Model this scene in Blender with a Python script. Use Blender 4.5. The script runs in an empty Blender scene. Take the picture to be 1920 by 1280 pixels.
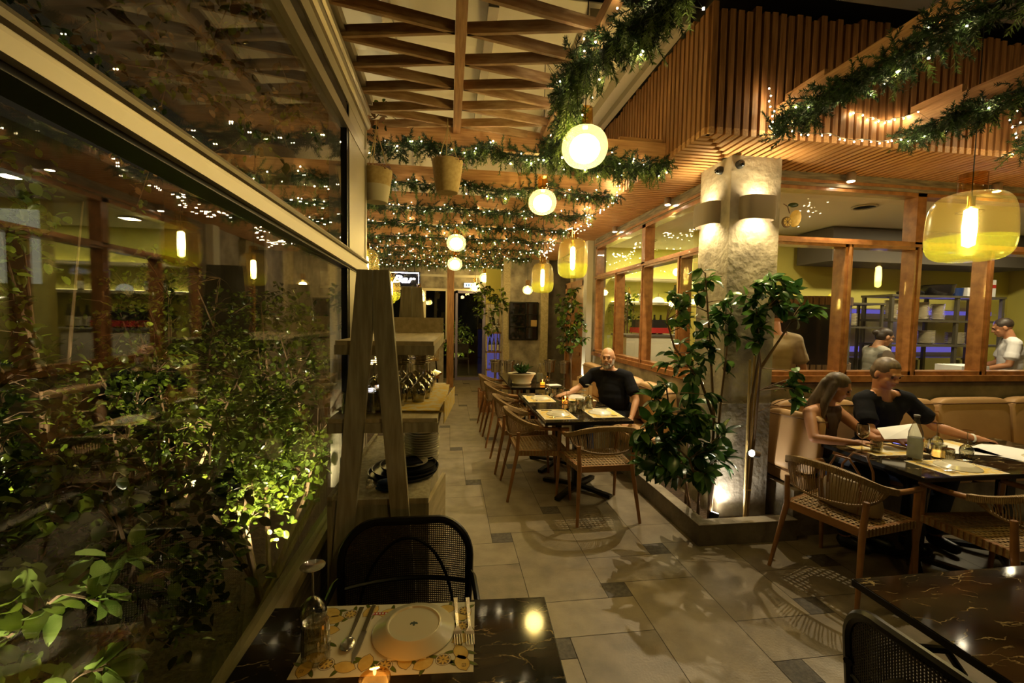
import bpy, math, random
import numpy as np
from mathutils import Vector, Matrix, Euler

C = bpy.context.scene.collection
SC = bpy.context.scene
PI = math.pi

# ------------------------------------------------------------------ camera
cam_d = bpy.data.cameras.new('camera')
cam_d.sensor_width = 36.0
cam_d.lens = 824.0 / 1920.0 * 36.0
cam_d.clip_start = 0.05
cam = bpy.data.objects.new('camera', cam_d)
C.objects.link(cam)
cam.matrix_world = Matrix(((0.98982, -0.00862, -0.14213, 0.0),
                           (-0.14154, 0.05637, -0.98833, 0.0),
                           (0.01653, 0.99837, 0.05457, 1.65),
                           (0, 0, 0, 1)))
cam_d.shift_x = 0.0
SC.camera = cam

# ------------------------------------------------------------------ world, view
w = bpy.data.worlds.new('night')
SC.world = w
w.use_nodes = True
w.node_tree.nodes['Background'].inputs[0].default_value = (0.30, 0.24, 0.13, 1)
w.node_tree.nodes['Background'].inputs[1].default_value = 0.035
SC.view_settings.view_transform = 'Standard'
SC.view_settings.look = 'None'
SC.view_settings.gamma = 1.0
SC.view_settings.exposure = 0.5
SC.view_settings.use_curve_mapping = False
cy = SC.cycles
cy.max_bounces = 7
cy.diffuse_bounces = 3
cy.glossy_bounces = 4
cy.transmission_bounces = 4
cy.transparent_max_bounces = 28
cy.sample_clamp_indirect = 3.0
cy.sample_clamp_direct = 0.0
cy.caustics_reflective = False
cy.caustics_refractive = False
cy.use_denoising = True
cy.use_light_tree = True

WARM = (1.0, 0.70, 0.31)
YEL = (1.0, 0.78, 0.36)


def lamp(kind, name, loc, power, color=WARM, aim=None, size=0.05, spot=1.2, blend=0.6, parent=None, sy=None):
    d = bpy.data.lights.new(name, kind)
    d.energy = power
    d.color = color
    if kind == 'SPOT':
        d.spot_size = spot
        d.spot_blend = blend
        d.shadow_soft_size = size
    elif kind == 'POINT':
        d.shadow_soft_size = size
    elif kind == 'AREA':
        d.shape = 'RECTANGLE'
        d.size = size
        d.size_y = sy or size
    o = bpy.data.objects.new(name, d)
    C.objects.link(o)
    o.location = loc
    if aim is not None:
        o.rotation_euler = (Vector(aim) - Vector(loc)).to_track_quat('-Z', 'Y').to_euler()
    if parent:
        o.parent = parent
    return o


# violet light behind the kitchen rack
lamp('AREA', 'violet_tube_light', (7.0, 5.82, 1.80), 8, (0.22, 0.20, 1.0), (6.8, 5.3, 1.2), 2.4, sy=0.06)

# ------------------------------------------------------------------ materials
MATS = {}


def nt(name):
    m = bpy.data.materials.new(name)
    m.use_nodes = True
    t = m.node_tree
    b = t.nodes['Principled BSDF']
    MATS[name] = m
    return m, t, b


def mat(name, col, rough=0.6, metal=0.0, col2=None, scale=6.0, stretch=(1, 1, 1), lo=0.35, hi=0.65,
        bump=0.0, bscale=None, spec=0.5, detail=5.0, emit=None, es=0.0, coat=0.0):
    m, t, b = nt(name)
    b.inputs['Roughness'].default_value = rough
    b.inputs['Metallic'].default_value = metal
    b.inputs['Specular IOR Level'].default_value = spec
    b.inputs['Coat Weight'].default_value = coat
    b.inputs['Base Color'].default_value = (*col, 1)
    if emit:
        b.inputs['Emission Color'].default_value = (*emit, 1)
        b.inputs['Emission Strength'].default_value = es
    if col2 or bump:
        tc = t.nodes.new('ShaderNodeTexCoord')
        mp = t.nodes.new('ShaderNodeMapping')
        mp.inputs['Scale'].default_value = stretch
        n = t.nodes.new('ShaderNodeTexNoise')
        n.inputs['Scale'].default_value = scale
        n.inputs['Detail'].default_value = detail
        t.links.new(tc.outputs['Object'], mp.inputs['Vector'])
        t.links.new(mp.outputs['Vector'], n.inputs['Vector'])
        if col2:
            r = t.nodes.new('ShaderNodeValToRGB')
            r.color_ramp.elements[0].position = lo
            r.color_ramp.elements[1].position = hi
            r.color_ramp.elements[0].color = (*col, 1)
            r.color_ramp.elements[1].color = (*col2, 1)
            t.links.new(n.outputs['Fac'], r.inputs['Fac'])
            t.links.new(r.outputs['Color'], b.inputs['Base Color'])
        if bump:
            src = n
            if bscale:
                src = t.nodes.new('ShaderNodeTexNoise')
                src.inputs['Scale'].default_value = bscale
                src.inputs['Detail'].default_value = 6
                t.links.new(mp.outputs['Vector'], src.inputs['Vector'])
            bp = t.nodes.new('ShaderNodeBump')
            bp.inputs['Strength'].default_value = bump
            bp.inputs['Distance'].default_value = 0.02
            t.links.new(src.outputs['Fac'], bp.inputs['Height'])
            t.links.new(bp.outputs['Normal'], b.inputs['Normal'])
    return m


def emis(name, col, s, sample=True):
    m = bpy.data.materials.new(name)
    m.use_nodes = True
    t = m.node_tree
    t.nodes.remove(t.nodes['Principled BSDF'])
    e = t.nodes.new('ShaderNodeEmission')
    e.inputs[0].default_value = (*col, 1)
    e.inputs[1].default_value = s
    t.links.new(e.outputs[0], t.nodes['Material Output'].inputs[0])
    if not sample:
        m.cycles.emission_sampling = 'NONE'
    MATS[name] = m
    return m


def glass(name, tint, ior, rough=0.0, boost=1.0, frost=0.0, frostcol=(1, 1, 1), emit=None):
    """thin pane: transparent body with a mirror-like surface weighted by fresnel"""
    m = bpy.data.materials.new(name)
    m.use_nodes = True
    t = m.node_tree
    t.nodes.remove(t.nodes['Principled BSDF'])
    tr = t.nodes.new('ShaderNodeBsdfTransparent')
    tr.inputs[0].default_value = (*tint, 1)
    gl = t.nodes.new('ShaderNodeBsdfGlossy')
    gl.inputs['Roughness'].default_value = rough
    fr = t.nodes.new('ShaderNodeFresnel')
    geo = t.nodes.new('ShaderNodeNewGeometry')
    mr = t.nodes.new('ShaderNodeMapRange')
    mr.inputs['To Min'].default_value = ior
    mr.inputs['To Max'].default_value = 1.0 / ior
    t.links.new(geo.outputs['Backfacing'], mr.inputs['Value'])
    t.links.new(mr.outputs[0], fr.inputs[0])
    mu = t.nodes.new('ShaderNodeMath')
    mu.operation = 'MULTIPLY'
    mu.use_clamp = True
    mu.inputs[1].default_value = boost
    t.links.new(fr.outputs[0], mu.inputs[0])
    mx = t.nodes.new('ShaderNodeMixShader')
    t.links.new(mu.outputs[0], mx.inputs[0])
    body = tr
    if frost:
        df = t.nodes.new('ShaderNodeBsdfTranslucent')
        df.inputs[0].default_value = (*frostcol, 1)
        m2 = t.nodes.new('ShaderNodeMixShader')
        m2.inputs[0].default_value = frost
        t.links.new(tr.outputs[0], m2.inputs[1])
        t.links.new(df.outputs[0], m2.inputs[2])
        body = m2
    t.links.new(body.outputs[0], mx.inputs[1])
    t.links.new(gl.outputs[0], mx.inputs[2])
    t.links.new(mx.outputs[0], t.nodes['Material Output'].inputs[0])
    MATS[name] = m
    return m


def leafmat(name, col, col2, rough=0.35, trans=0.25):
    m, t, b = nt(name)
    b.inputs['Roughness'].default_value = rough
    tc = t.nodes.new('ShaderNodeTexCoord')
    n = t.nodes.new('ShaderNodeTexNoise')
    n.inputs['Scale'].default_value = 9
    r = t.nodes.new('ShaderNodeValToRGB')
    r.color_ramp.elements[0].position = 0.35
    r.color_ramp.elements[1].position = 0.65
    r.color_ramp.elements[0].color = (*col, 1)
    r.color_ramp.elements[1].color = (*col2, 1)
    t.links.new(tc.outputs['Object'], n.inputs['Vector'])
    t.links.new(n.outputs['Fac'], r.inputs['Fac'])
    t.links.new(r.outputs['Color'], b.inputs['Base Color'])
    tl = t.nodes.new('ShaderNodeBsdfTranslucent')
    t.links.new(r.outputs['Color'], tl.inputs[0])
    mx = t.nodes.new('ShaderNodeMixShader')
    mx.inputs[0].default_value = trans
    t.links.new(b.outputs[0], mx.inputs[1])
    t.links.new(tl.outputs[0], mx.inputs[2])
    t.links.new(mx.outputs[0], t.nodes['Material Output'].inputs[0])
    return m


mat('tile_a', (0.175, 0.138, 0.085), 0.42, col2=(0.27, 0.215, 0.135), scale=7, lo=0.33, hi=0.67, bump=0.12, bscale=90, detail=14)
mat('tile_b', (0.205, 0.163, 0.10), 0.42, col2=(0.30, 0.24, 0.152), scale=7, lo=0.33, hi=0.67, bump=0.12, bscale=90, detail=14)
mat('tile_c', (0.15, 0.118, 0.072), 0.42, col2=(0.24, 0.19, 0.12), scale=7, lo=0.33, hi=0.67, bump=0.12, bscale=90, detail=14)
mat('tile_dark', (0.045, 0.036, 0.027), 0.6, col2=(0.10, 0.082, 0.060), scale=40, bump=0.1, bscale=120)
mat('grout', (0.05, 0.042, 0.03), 0.9)
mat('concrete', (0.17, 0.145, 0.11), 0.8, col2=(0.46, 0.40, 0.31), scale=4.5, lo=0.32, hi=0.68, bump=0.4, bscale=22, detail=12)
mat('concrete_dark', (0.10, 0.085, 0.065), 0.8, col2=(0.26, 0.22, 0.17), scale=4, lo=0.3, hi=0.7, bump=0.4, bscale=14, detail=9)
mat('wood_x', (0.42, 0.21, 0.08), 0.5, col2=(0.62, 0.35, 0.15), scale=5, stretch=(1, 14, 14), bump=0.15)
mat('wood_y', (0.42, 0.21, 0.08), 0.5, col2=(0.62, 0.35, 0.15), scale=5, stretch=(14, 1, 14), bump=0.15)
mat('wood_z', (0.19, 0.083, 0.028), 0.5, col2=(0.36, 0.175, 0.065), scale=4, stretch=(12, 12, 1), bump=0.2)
mat('wood_lattice', (0.36, 0.20, 0.08), 0.6, col2=(0.66, 0.45, 0.23), scale=8, stretch=(1, 1, 6), lo=0.4, hi=0.75, bump=0.1)
mat('wood_frame', (0.24, 0.10, 0.032), 0.30, col2=(0.40, 0.18, 0.06), scale=5, stretch=(3, 3, 3), coat=0.4)
mat('wood_old', (0.13, 0.105, 0.07), 0.8, col2=(0.30, 0.25, 0.17), scale=5, stretch=(1.2, 1.2, 9), bump=0.4, detail=8)
mat('wood_grey', (0.28, 0.24, 0.14), 0.65, col2=(0.46, 0.40, 0.25), scale=5, stretch=(9, 9, 1), bump=0.12)
mat('wood_pale', (0.42, 0.34, 0.18), 0.55, col2=(0.58, 0.48, 0.28), scale=4, stretch=(8, 1, 8), bump=0.1)
mat('wood_chair', (0.23, 0.10, 0.03), 0.4, col2=(0.34, 0.155, 0.05), scale=9, coat=0.2)
mat('cord_rattan', (0.23, 0.14, 0.05), 0.65, col2=(0.34, 0.22, 0.09), scale=60)
mat('cord_brown', (0.17, 0.10, 0.04), 0.65, col2=(0.28, 0.17, 0.07), scale=60)
mat('black_metal', (0.012, 0.011, 0.010), 0.35, metal=0.6)
mat('black_cane', (0.018, 0.013, 0.012), 0.5)
mat('black_plastic', (0.012, 0.012, 0.013), 0.4)
mat('canvas', (0.78, 0.70, 0.52), 0.9, col2=(0.86, 0.79, 0.62), scale=1.2, bump=0.1)
mat('ceiling_dark', (0.09, 0.075, 0.055), 0.8)
mat('alu', (0.42, 0.37, 0.28), 0.42, metal=0.75)
mat('alu_light', (0.52, 0.47, 0.36), 0.45, metal=0.55)
mat('plaster_white', (0.72, 0.68, 0.56), 0.8)
mat('plaster_yellow', (0.62, 0.55, 0.12), 0.7)
mat('bar_wall', (0.52, 0.50, 0.10), 0.6, col2=(0.60, 0.58, 0.14), scale=3)
mat('leather', (0.48, 0.29, 0.13), 0.5, col2=(0.55, 0.34, 0.16), scale=4, bump=0.12, bscale=8)
mat('leather_piping', (0.20, 0.11, 0.05), 0.5)
mat('taupe', (0.22, 0.17, 0.115), 0.65)
mat('chrome', (0.75, 0.72, 0.66), 0.2, metal=1.0)
mat('rack_metal', (0.13, 0.115, 0.08), 0.45, metal=0.6)
mat('steel', (0.50, 0.48, 0.44), 0.3, metal=0.9)
mat('gold', (0.80, 0.55, 0.18), 0.2, metal=1.0)
mat('porcelain', (0.70, 0.64, 0.47), 0.22, coat=0.3)
mat('porcelain_white', (0.78, 0.76, 0.68), 0.25, coat=0.3)
mat('paper', (0.70, 0.65, 0.50), 0.8)
mat('paper_white', (0.75, 0.74, 0.72), 0.7)
mat('mat_lemon', (0.62, 0.40, 0.08), 0.8, col2=(0.74, 0.54, 0.16), scale=30)
mat('mat_line', (0.16, 0.10, 0.04), 0.8)
mat('mat_print', (0.62, 0.52, 0.28), 0.8, col2=(0.66, 0.44, 0.06), scale=26, lo=0.45, hi=0.55)
mat('mat_red', (0.40, 0.02, 0.015), 0.7)
mat('stamp', (0.06, 0.10, 0.08), 0.6)
mat('rope', (0.46, 0.33, 0.13), 0.85, col2=(0.56, 0.42, 0.19), scale=50)
mat('rope_white', (0.62, 0.56, 0.40), 0.85)
mat('soil', (0.035, 0.022, 0.014), 0.95, col2=(0.09, 0.055, 0.03), scale=30, bump=0.8)
mat('gravel', (0.05, 0.045, 0.035), 0.9, col2=(0.30, 0.27, 0.22), scale=70, bump=0.8)
mat('bark', (0.13, 0.075, 0.035), 0.8, col2=(0.24, 0.15, 0.08), scale=20, stretch=(1, 1, .2), bump=0.4)
mat('bamboo', (0.52, 0.36, 0.13), 0.45, col2=(0.62, 0.46, 0.20), scale=12)
mat('skin', (0.50, 0.26, 0.14), 0.5)
mat('skin_tan', (0.42, 0.19, 0.09), 0.5)
mat('hair_dark', (0.035, 0.022, 0.014), 0.5)
mat('hair_brown', (0.055, 0.035, 0.02), 0.5, col2=(0.12, 0.08, 0.045), scale=40, stretch=(1, 1, .1))
mat('beard', (0.13, 0.10, 0.08), 0.8, col2=(0.35, 0.30, 0.24), scale=40)
mat('shirt_black', (0.006, 0.006, 0.008), 0.9, bump=0.2, bscale=12, spec=0.15)
mat('shirt_grey', (0.38, 0.36, 0.30), 0.85)
mat('shirt_white', (0.68, 0.66, 0.66), 0.85)
mat('shirt_beige', (0.36, 0.28, 0.16), 0.85)
mat('denim', (0.02, 0.028, 0.06), 0.85, bump=0.2, bscale=12)
mat('top_dark', (0.05, 0.02, 0.012), 0.8)
mat('eye', (0.03, 0.02, 0.015), 0.2)
mat('lips', (0.32, 0.10, 0.07), 0.5)
mat('bag', (0.20, 0.14, 0.07), 0.5, col2=(0.26, 0.19, 0.10), scale=6)
mat('bag_strap', (0.20, 0.09, 0.035), 0.4)
mat('kraft', (0.45, 0.29, 0.11), 0.8, col2=(0.52, 0.34, 0.14), scale=10)
mat('blue_plastic', (0.01, 0.03, 0.13), 0.4)
mat('blue_cloth', (0.015, 0.045, 0.13), 0.9, bump=0.4, bscale=20)
mat('red', (0.45, 0.02, 0.02), 0.5)
mat('orange_print', (0.75, 0.22, 0.05), 0.6)
mat('purple_frame', (0.20, 0.17, 0.28), 0.5)
mat('dark_window', (0.006, 0.006, 0.008), 0.06, spec=0.8)
mat('black_oven', (0.012, 0.010, 0.010), 0.25)
mat('bottle_dark', (0.010, 0.018, 0.010), 0.1, coat=0.6)
mat('bottle_amber', (0.25, 0.16, 0.02), 0.1, coat=0.6)
mat('label_white', (0.7, 0.68, 0.6), 0.6)
mat('flower', (0.26, 0.12, 0.16), 0.7, col2=(0.55, 0.42, 0.40), scale=60)
mat('candle', (0.85, 0.55, 0.15), 0.6, emit=(1.0, 0.50, 0.10), es=1.6)
mat('needle_dark', (0.016, 0.038, 0.008), 0.6)
mat('needle_mid', (0.038, 0.085, 0.014), 0.6)
mat('needle_light', (0.16, 0.24, 0.05), 0.6)
mat('wire_dark', (0.015, 0.02, 0.012), 0.6)
mat('mesh_bronze', (0.10, 0.06, 0.03), 0.6)
mat('green_box', (0.25, 0.30, 0.22), 0.4)
mat('mustard', (0.7, 0.62, 0.05), 0.6)
mat('night', (0.004, 0.004, 0.005), 0.9)
mat('fence', (0.03, 0.024, 0.017), 0.8, col2=(0.06, 0.05, 0.035), scale=4)
leafmat('leaf_rubber', (0.020, 0.060, 0.012), (0.045, 0.12, 0.022), 0.28, 0.22)
leafmat('leaf_rubber_pale', (0.06, 0.14, 0.02), (0.10, 0.20, 0.035), 0.32, 0.3)
leafmat('leaf_garden', (0.08, 0.135, 0.012), (0.21, 0.27, 0.03), 0.22, 0.35)
leafmat('leaf_garden_dark', (0.016, 0.028, 0.005), (0.042, 0.066, 0.010), 0.22, 0.2)
leafmat('leaf_near', (0.15, 0.24, 0.04), (0.28, 0.38, 0.08), 0.28, 0.35)
leafmat('leaf_dry', (0.16, 0.08, 0.03), (0.30, 0.17, 0.06), 0.7, 0.2)

emis('bulb_white', (1.0, 0.80, 0.42), 46)
emis('bulb_tube', (1.0, 0.76, 0.33), 60)
emis('fairy', (1.0, 0.76, 0.40), 190)
emis('led_strip', (1.0, 0.85, 0.35), 9)
emis('downlight_face', (1.0, 0.84, 0.55), 60, sample=False)
emis('neon', (0.88, 0.85, 1.0), 11)
emis('exit_face', (0.35, 0.75, 1.0), 4)
emis('flame', (1.0, 0.62, 0.18), 22)
emis('purple_light', (0.25, 0.20, 1.0), 0.38)
emis('violet_glow', (0.35, 0.30, 1.0), 0.14)
emis('pale_glow', (0.9, 0.87, 0.62), 1.2)
emis('phone_screen', (0.2, 0.2, 1.0), 2.0)
glass('pane_garden', (0.98, 0.98, 0.95), 1.5, 0.0, 1.25)
glass('pane_window', (0.97, 0.96, 0.92), 1.5, 0.0, 0.8)
glass('glassware', (0.86, 0.85, 0.76), 1.5, 0.04, 4.6)
glass('amber_glass', (1.0, 0.88, 0.48), 1.45, 0.22, 0.8, frost=0.035, frostcol=(1.0, 0.80, 0.25))
glass('opal_amber', (1.0, 0.90, 0.52), 1.45, 0.3, 0.6, frost=0.11, frostcol=(1.0, 0.84, 0.36))
glass('green_glass', (0.95, 0.95, 0.28), 1.45, 0.22, 0.8, frost=0.10, frostcol=(0.90, 0.92, 0.12))
glass('gold_glass', (0.95, 0.72, 0.35), 1.5, 0.05, 1.8)
glass('frosted_film', (0.45, 0.45, 0.40), 1.45, 0.3, 1.0, frost=0.6, frostcol=(0.7, 0.7, 0.6))


def marble(name):
    m, t, b = nt(name)
    b.inputs['Roughness'].default_value = 0.075
    b.inputs['Specular IOR Level'].default_value = 0.32
    tc = t.nodes.new('ShaderNodeTexCoord')
    mp = t.nodes.new('ShaderNodeMapping')
    mp.inputs['Rotation'].default_value = (0, 0, 0.5)
    mp.inputs['Scale'].default_value = (1.0, 2.4, 1)
    t.links.new(tc.outputs['Object'], mp.inputs[0])
    n0 = t.nodes.new('ShaderNodeTexNoise')
    n0.inputs['Scale'].default_value = 4
    n0.inputs['Detail'].default_value = 8
    t.links.new(mp.outputs[0], n0.inputs['Vector'])
    mxv = t.nodes.new('ShaderNodeMixRGB')
    mxv.inputs[0].default_value = 0.30
    t.links.new(mp.outputs[0], mxv.inputs[1])
    t.links.new(n0.outputs['Color'], mxv.inputs[2])
    v = t.nodes.new('ShaderNodeTexVoronoi')
    v.feature = 'DISTANCE_TO_EDGE'
    v.inputs['Scale'].default_value = 9
    t.links.new(mxv.outputs[0], v.inputs['Vector'])
    r = t.nodes.new('ShaderNodeValToRGB')
    r.color_ramp.elements[0].position = 0.0
    r.color_ramp.elements[0].color = (0.55, 0.42, 0.20, 1)
    r.color_ramp.elements[1].position = 0.026
    r.color_ramp.elements[1].color = (0, 0, 0, 1)
    t.links.new(v.outputs['Distance'], r.inputs[0])
    n1 = t.nodes.new('ShaderNodeTexNoise')
    n1.inputs['Scale'].default_value = 9
    n1.inputs['Detail'].default_value = 6
    t.links.new(mp.outputs[0], n1.inputs['Vector'])
    r1 = t.nodes.new('ShaderNodeValToRGB')
    r1.color_ramp.elements[0].position = 0.47
    r1.color_ramp.elements[0].color = (0, 0, 0, 1)
    r1.color_ramp.elements[1].position = 0.66
    r1.color_ramp.elements[1].color = (1, 1, 1, 1)
    t.links.new(n1.outputs['Fac'], r1.inputs[0])
    mul = t.nodes.new('ShaderNodeMixRGB')
    mul.blend_type = 'MULTIPLY'
    mul.inputs[0].default_value = 1
    t.links.new(r.outputs[0], mul.inputs[1])
    t.links.new(r1.outputs[0], mul.inputs[2])
    r2 = t.nodes.new('ShaderNodeValToRGB')
    r2.color_ramp.elements[0].position = 0.4
    r2.color_ramp.elements[0].color = (0.006, 0.005, 0.004, 1)
    r2.color_ramp.elements[1].position = 0.75
    r2.color_ramp.elements[1].color = (0.05, 0.035, 0.017, 1)
    t.links.new(n0.outputs['Fac'], r2.inputs[0])
    add = t.nodes.new('ShaderNodeMixRGB')
    add.blend_type = 'ADD'
    add.inputs[0].default_value = 1
    t.links.new(mul.outputs[0], add.inputs[1])
    t.links.new(r2.outputs[0], add.inputs[2])
    t.links.new(add.outputs[0], b.inputs['Base Color'])
    return m


marble('marble')

# ------------------------------------------------------------------ mesh helpers


def V(*a):
    return Vector(a if len(a) > 1 else a[0])


class MB:
    def __init__(s):
        s.v, s.f, s.m = [], [], []

    def add(s, vs, fs, m=0):
        n = len(s.v)
        s.v += [tuple(p) for p in vs]
        s.f += [tuple(i + n for i in f) for f in fs]
        s.m += [m] * len(fs)
        return s

    def box(s, c, d, rot=None, m=0):
        x, y, z = d[0] / 2, d[1] / 2, d[2] / 2
        pts = [Vector(p) for p in [(-x, -y, -z), (x, -y, -z), (x, y, -z), (-x, y, -z), (-x, -y, z), (x, -y, z), (x, y, z), (-x, y, z)]]
        if rot is not None:
            R = rot if isinstance(rot, Matrix) else Euler(rot).to_matrix()
            pts = [R @ p for p in pts]
        c = Vector(c)
        return s.add([p + c for p in pts], [(0, 3, 2, 1), (4, 5, 6, 7), (0, 1, 5, 4), (1, 2, 6, 5), (2, 3, 7, 6), (3, 0, 4, 7)], m)

    def span(s, a, b, m=0):
        return s.box([(a[i] + b[i]) / 2 for i in range(3)], [abs(b[i] - a[i]) for i in range(3)], None, m)

    def beam(s, a, b, w, h, m=0, up=(0, 0, 1), taper=1.0):
        a, b = Vector(a), Vector(b)
        d = (b - a)
        y = d.normalized()
        u = Vector(up)
        x = y.cross(u)
        if x.length < 1e-4:
            x = y.cross(Vector((0, 1, 0)))
        x.normalize()
        z = x.cross(y)
        P = []
        for p, k in ((a, 1.0), (b, taper)):
            for i, j in ((-1, -1), (1, -1), (1, 1), (-1, 1)):
                P.append(p + x * (i * w / 2 * k) + z * (j * h / 2 * k))
        return s.add(P, [(0, 3, 2, 1), (4, 5, 6, 7), (0, 1, 5, 4), (1, 2, 6, 5), (2, 3, 7, 6), (3, 0, 4, 7)], m)

    def tube(s, pts, r, n=8, m=0, closed=False, flat=1.0):
        pts = [Vector(p) for p in pts]
        k = len(pts)
        rs = r if isinstance(r, (list, tuple)) else [r] * k
        vs, fs = [], []
        prev = None
        for i, p in enumerate(pts):
            if closed:
                t = pts[(i + 1) % k] - pts[i - 1]
            else:
                t = pts[min(i + 1, k - 1)] - pts[max(i - 1, 0)]
            t.normalize()
            if prev is None:
                a = Vector((0, 0, 1)) if abs(t.z) < 0.9 else Vector((1, 0, 0))
                x = t.cross(a).normalized()
            else:
                x = (prev - t * prev.dot(t)).normalized()
            prev = x
            y = t.cross(x)
            for j in range(n):
                a = 2 * PI * j / n
                vs.append(p + (x * math.cos(a) + y * math.sin(a) * flat) * rs[i])
        rr = k if closed else k - 1
        for i in range(rr):
            i2 = (i + 1) % k
            for j in range(n):
                j2 = (j + 1) % n
                fs.append((i * n + j, i * n + j2, i2 * n + j2, i2 * n + j))
        if not closed:
            fs.append(tuple(range(n - 1, -1, -1)))
            fs.append(tuple((k - 1) * n + j for j in range(n)))
        return s.add(vs, fs, m)

    def lathe(s, prof, c=(0, 0, 0), n=24, m=0, rot=None, sx=1.0, sy=1.0):
        c = Vector(c)
        R = None if rot is None else (rot if isinstance(rot, Matrix) else Euler(rot).to_matrix())
        vs, fs = [], []
        k = len(prof)
        for r, z in prof:
            for j in range(n):
                a = 2 * PI * j / n
                p = Vector((r * math.cos(a) * sx, r * math.sin(a) * sy, z))
                vs.append((R @ p if R else p) + c)
        for i in range(k - 1):
            for j in range(n):
                j2 = (j + 1) % n
                fs.append((i * n + j, i * n + j2, (i + 1) * n + j2, (i + 1) * n + j))
        if prof[0][0] > 1e-5:
            fs.append(tuple(range(n - 1, -1, -1)))
        if prof[-1][0] > 1e-5:
            fs.append(tuple((k - 1) * n + j for j in range(n)))
        return s.add(vs, fs, m)

    def ell(s, c, r, rot=None, n=12, m=0):
        if not isinstance(r, (tuple, list)):
            r = (r, r, r)
        h = n // 2
        prof = [(math.sin(PI * i / h), -math.cos(PI * i / h)) for i in range(h + 1)]
        c = Vector(c)
        R = None if rot is None else (rot if isinstance(rot, Matrix) else Euler(rot).to_matrix())
        vs, fs = [], []
        vs.append(Vector((0, 0, -r[2])))
        for q, z in prof[1:-1]:
            for j in range(n):
                a = 2 * PI * j / n
                vs.append(Vector((q * math.cos(a) * r[0], q * math.sin(a) * r[1], z * r[2])))
        vs.append(Vector((0, 0, r[2])))
        vs = [(R @ p if R else p) + c for p in vs]
        for j in range(n):
            fs.append((0, 1 + (j + 1) % n, 1 + j))
        for i in range(h - 2):
            for j in range(n):
                j2 = (j + 1) % n
                a = 1 + i * n
                fs.append((a + j, a + j2, a + n + j2, a + n + j))
        a = 1 + (h - 2) * n
        L = len(vs) - 1
        for j in range(n):
            fs.append((a + j, a + (j + 1) % n, L))
        return s.add(vs, fs, m)

    def cap(s, a, ra, b, rb, n=12):
        """tapered capsule as overlapping closed pieces (for remeshing)"""
        s.tube([a, b], [ra, rb], n)
        s.ell(a, ra, n=n)
        s.ell(b, rb, n=n)
        return s

    def build(s, name, mats, parent=None, smooth=False, ang=0.7):
        me = bpy.data.meshes.new(name)
        me.from_pydata(s.v, [], s.f)
        if isinstance(mats, str):
            mats = [mats]
        for q in mats:
            me.materials.append(MATS[q])
        me.polygons.foreach_set('material_index', s.m)
        if smooth:
            me.polygons.foreach_set('use_smooth', [True] * len(me.polygons))
            me.set_sharp_from_angle(angle=ang)
        me.update()
        o = bpy.data.objects.new(name, me)
        C.objects.link(o)
        if parent:
            o.parent = parent
        return o


def tag(o, label=None, cat=None, group=None, kind=None):
    if label:
        o['label'] = label
    if cat:
        o['category'] = cat
    if group:
        o['group'] = group
    if kind:
        o['kind'] = kind
    return o


def thing(name, label, cat, loc=(0, 0, 0), rz=0.0, group=None, rot=None):
    o = bpy.data.objects.new(name, None)
    o.empty_display_size = 0.1
    C.objects.link(o)
    o.location = loc
    o.rotation_euler = rot if rot else (0, 0, rz)
    return tag(o, label, cat, group)


def struct(o, label=None):
    return tag(o, label, None, None, 'structure')


def dup(root, loc, rz=0.0, label=None, group=None, scale=None, rot=None):
    def cp(o, par):
        c = o.copy()
        C.objects.link(c)
        c.parent = par
        for ch in kids.get(o.name, []):
            cp(ch, c)
        return c
    kids = {}

    def walk(o):
        kids[o.name] = list(o.children)
        for ch in o.children:
            walk(ch)
    walk(root)
    r = cp(root, None)
    r.location = loc
    r.rotation_euler = rot if rot else (0, 0, rz)
    if scale:
        r.scale = scale
    if label:
        r['label'] = label
    if group:
        r['group'] = group
    return r


def arc(c, r, a0, a1, n, z=0.0, ry=None):
    ry = ry or r
    return [(c[0] + r * math.cos(a0 + (a1 - a0) * i / n), c[1] + ry * math.sin(a0 + (a1 - a0) * i / n), z) for i in range(n + 1)]


def npmesh(name, verts, faces, matidx, mats, parent=None, smooth=False):
    """verts (N,3), faces (M,k) all the same k"""
    me = bpy.data.meshes.new(name)
    nv, (nf, k) = len(verts), faces.shape
    me.vertices.add(nv)
    me.vertices.foreach_set('co', np.ascontiguousarray(verts, dtype=np.float32).ravel())
    me.loops.add(nf * k)
    me.loops.foreach_set('vertex_index', faces.astype(np.int32).ravel())
    me.polygons.add(nf)
    me.polygons.foreach_set('loop_start', np.arange(0, nf * k, k, dtype=np.int32))
    for q in mats:
        me.materials.append(MATS[q])
    if matidx is not None:
        me.polygons.foreach_set('material_index', matidx.astype(np.int32))
    me.polygons.foreach_set('use_smooth', [smooth] * nf)
    me.update(calc_edges=True)
    me.validate()
    o = bpy.data.objects.new(name, me)
    C.objects.link(o)
    if parent:
        o.parent = parent
    return o


LEAF_OUT = [(0.0, 0.0), (0.16, 0.16), (0.26, 0.40), (0.24, 0.66), (0.12, 0.88), (0.0, 1.0)]


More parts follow.
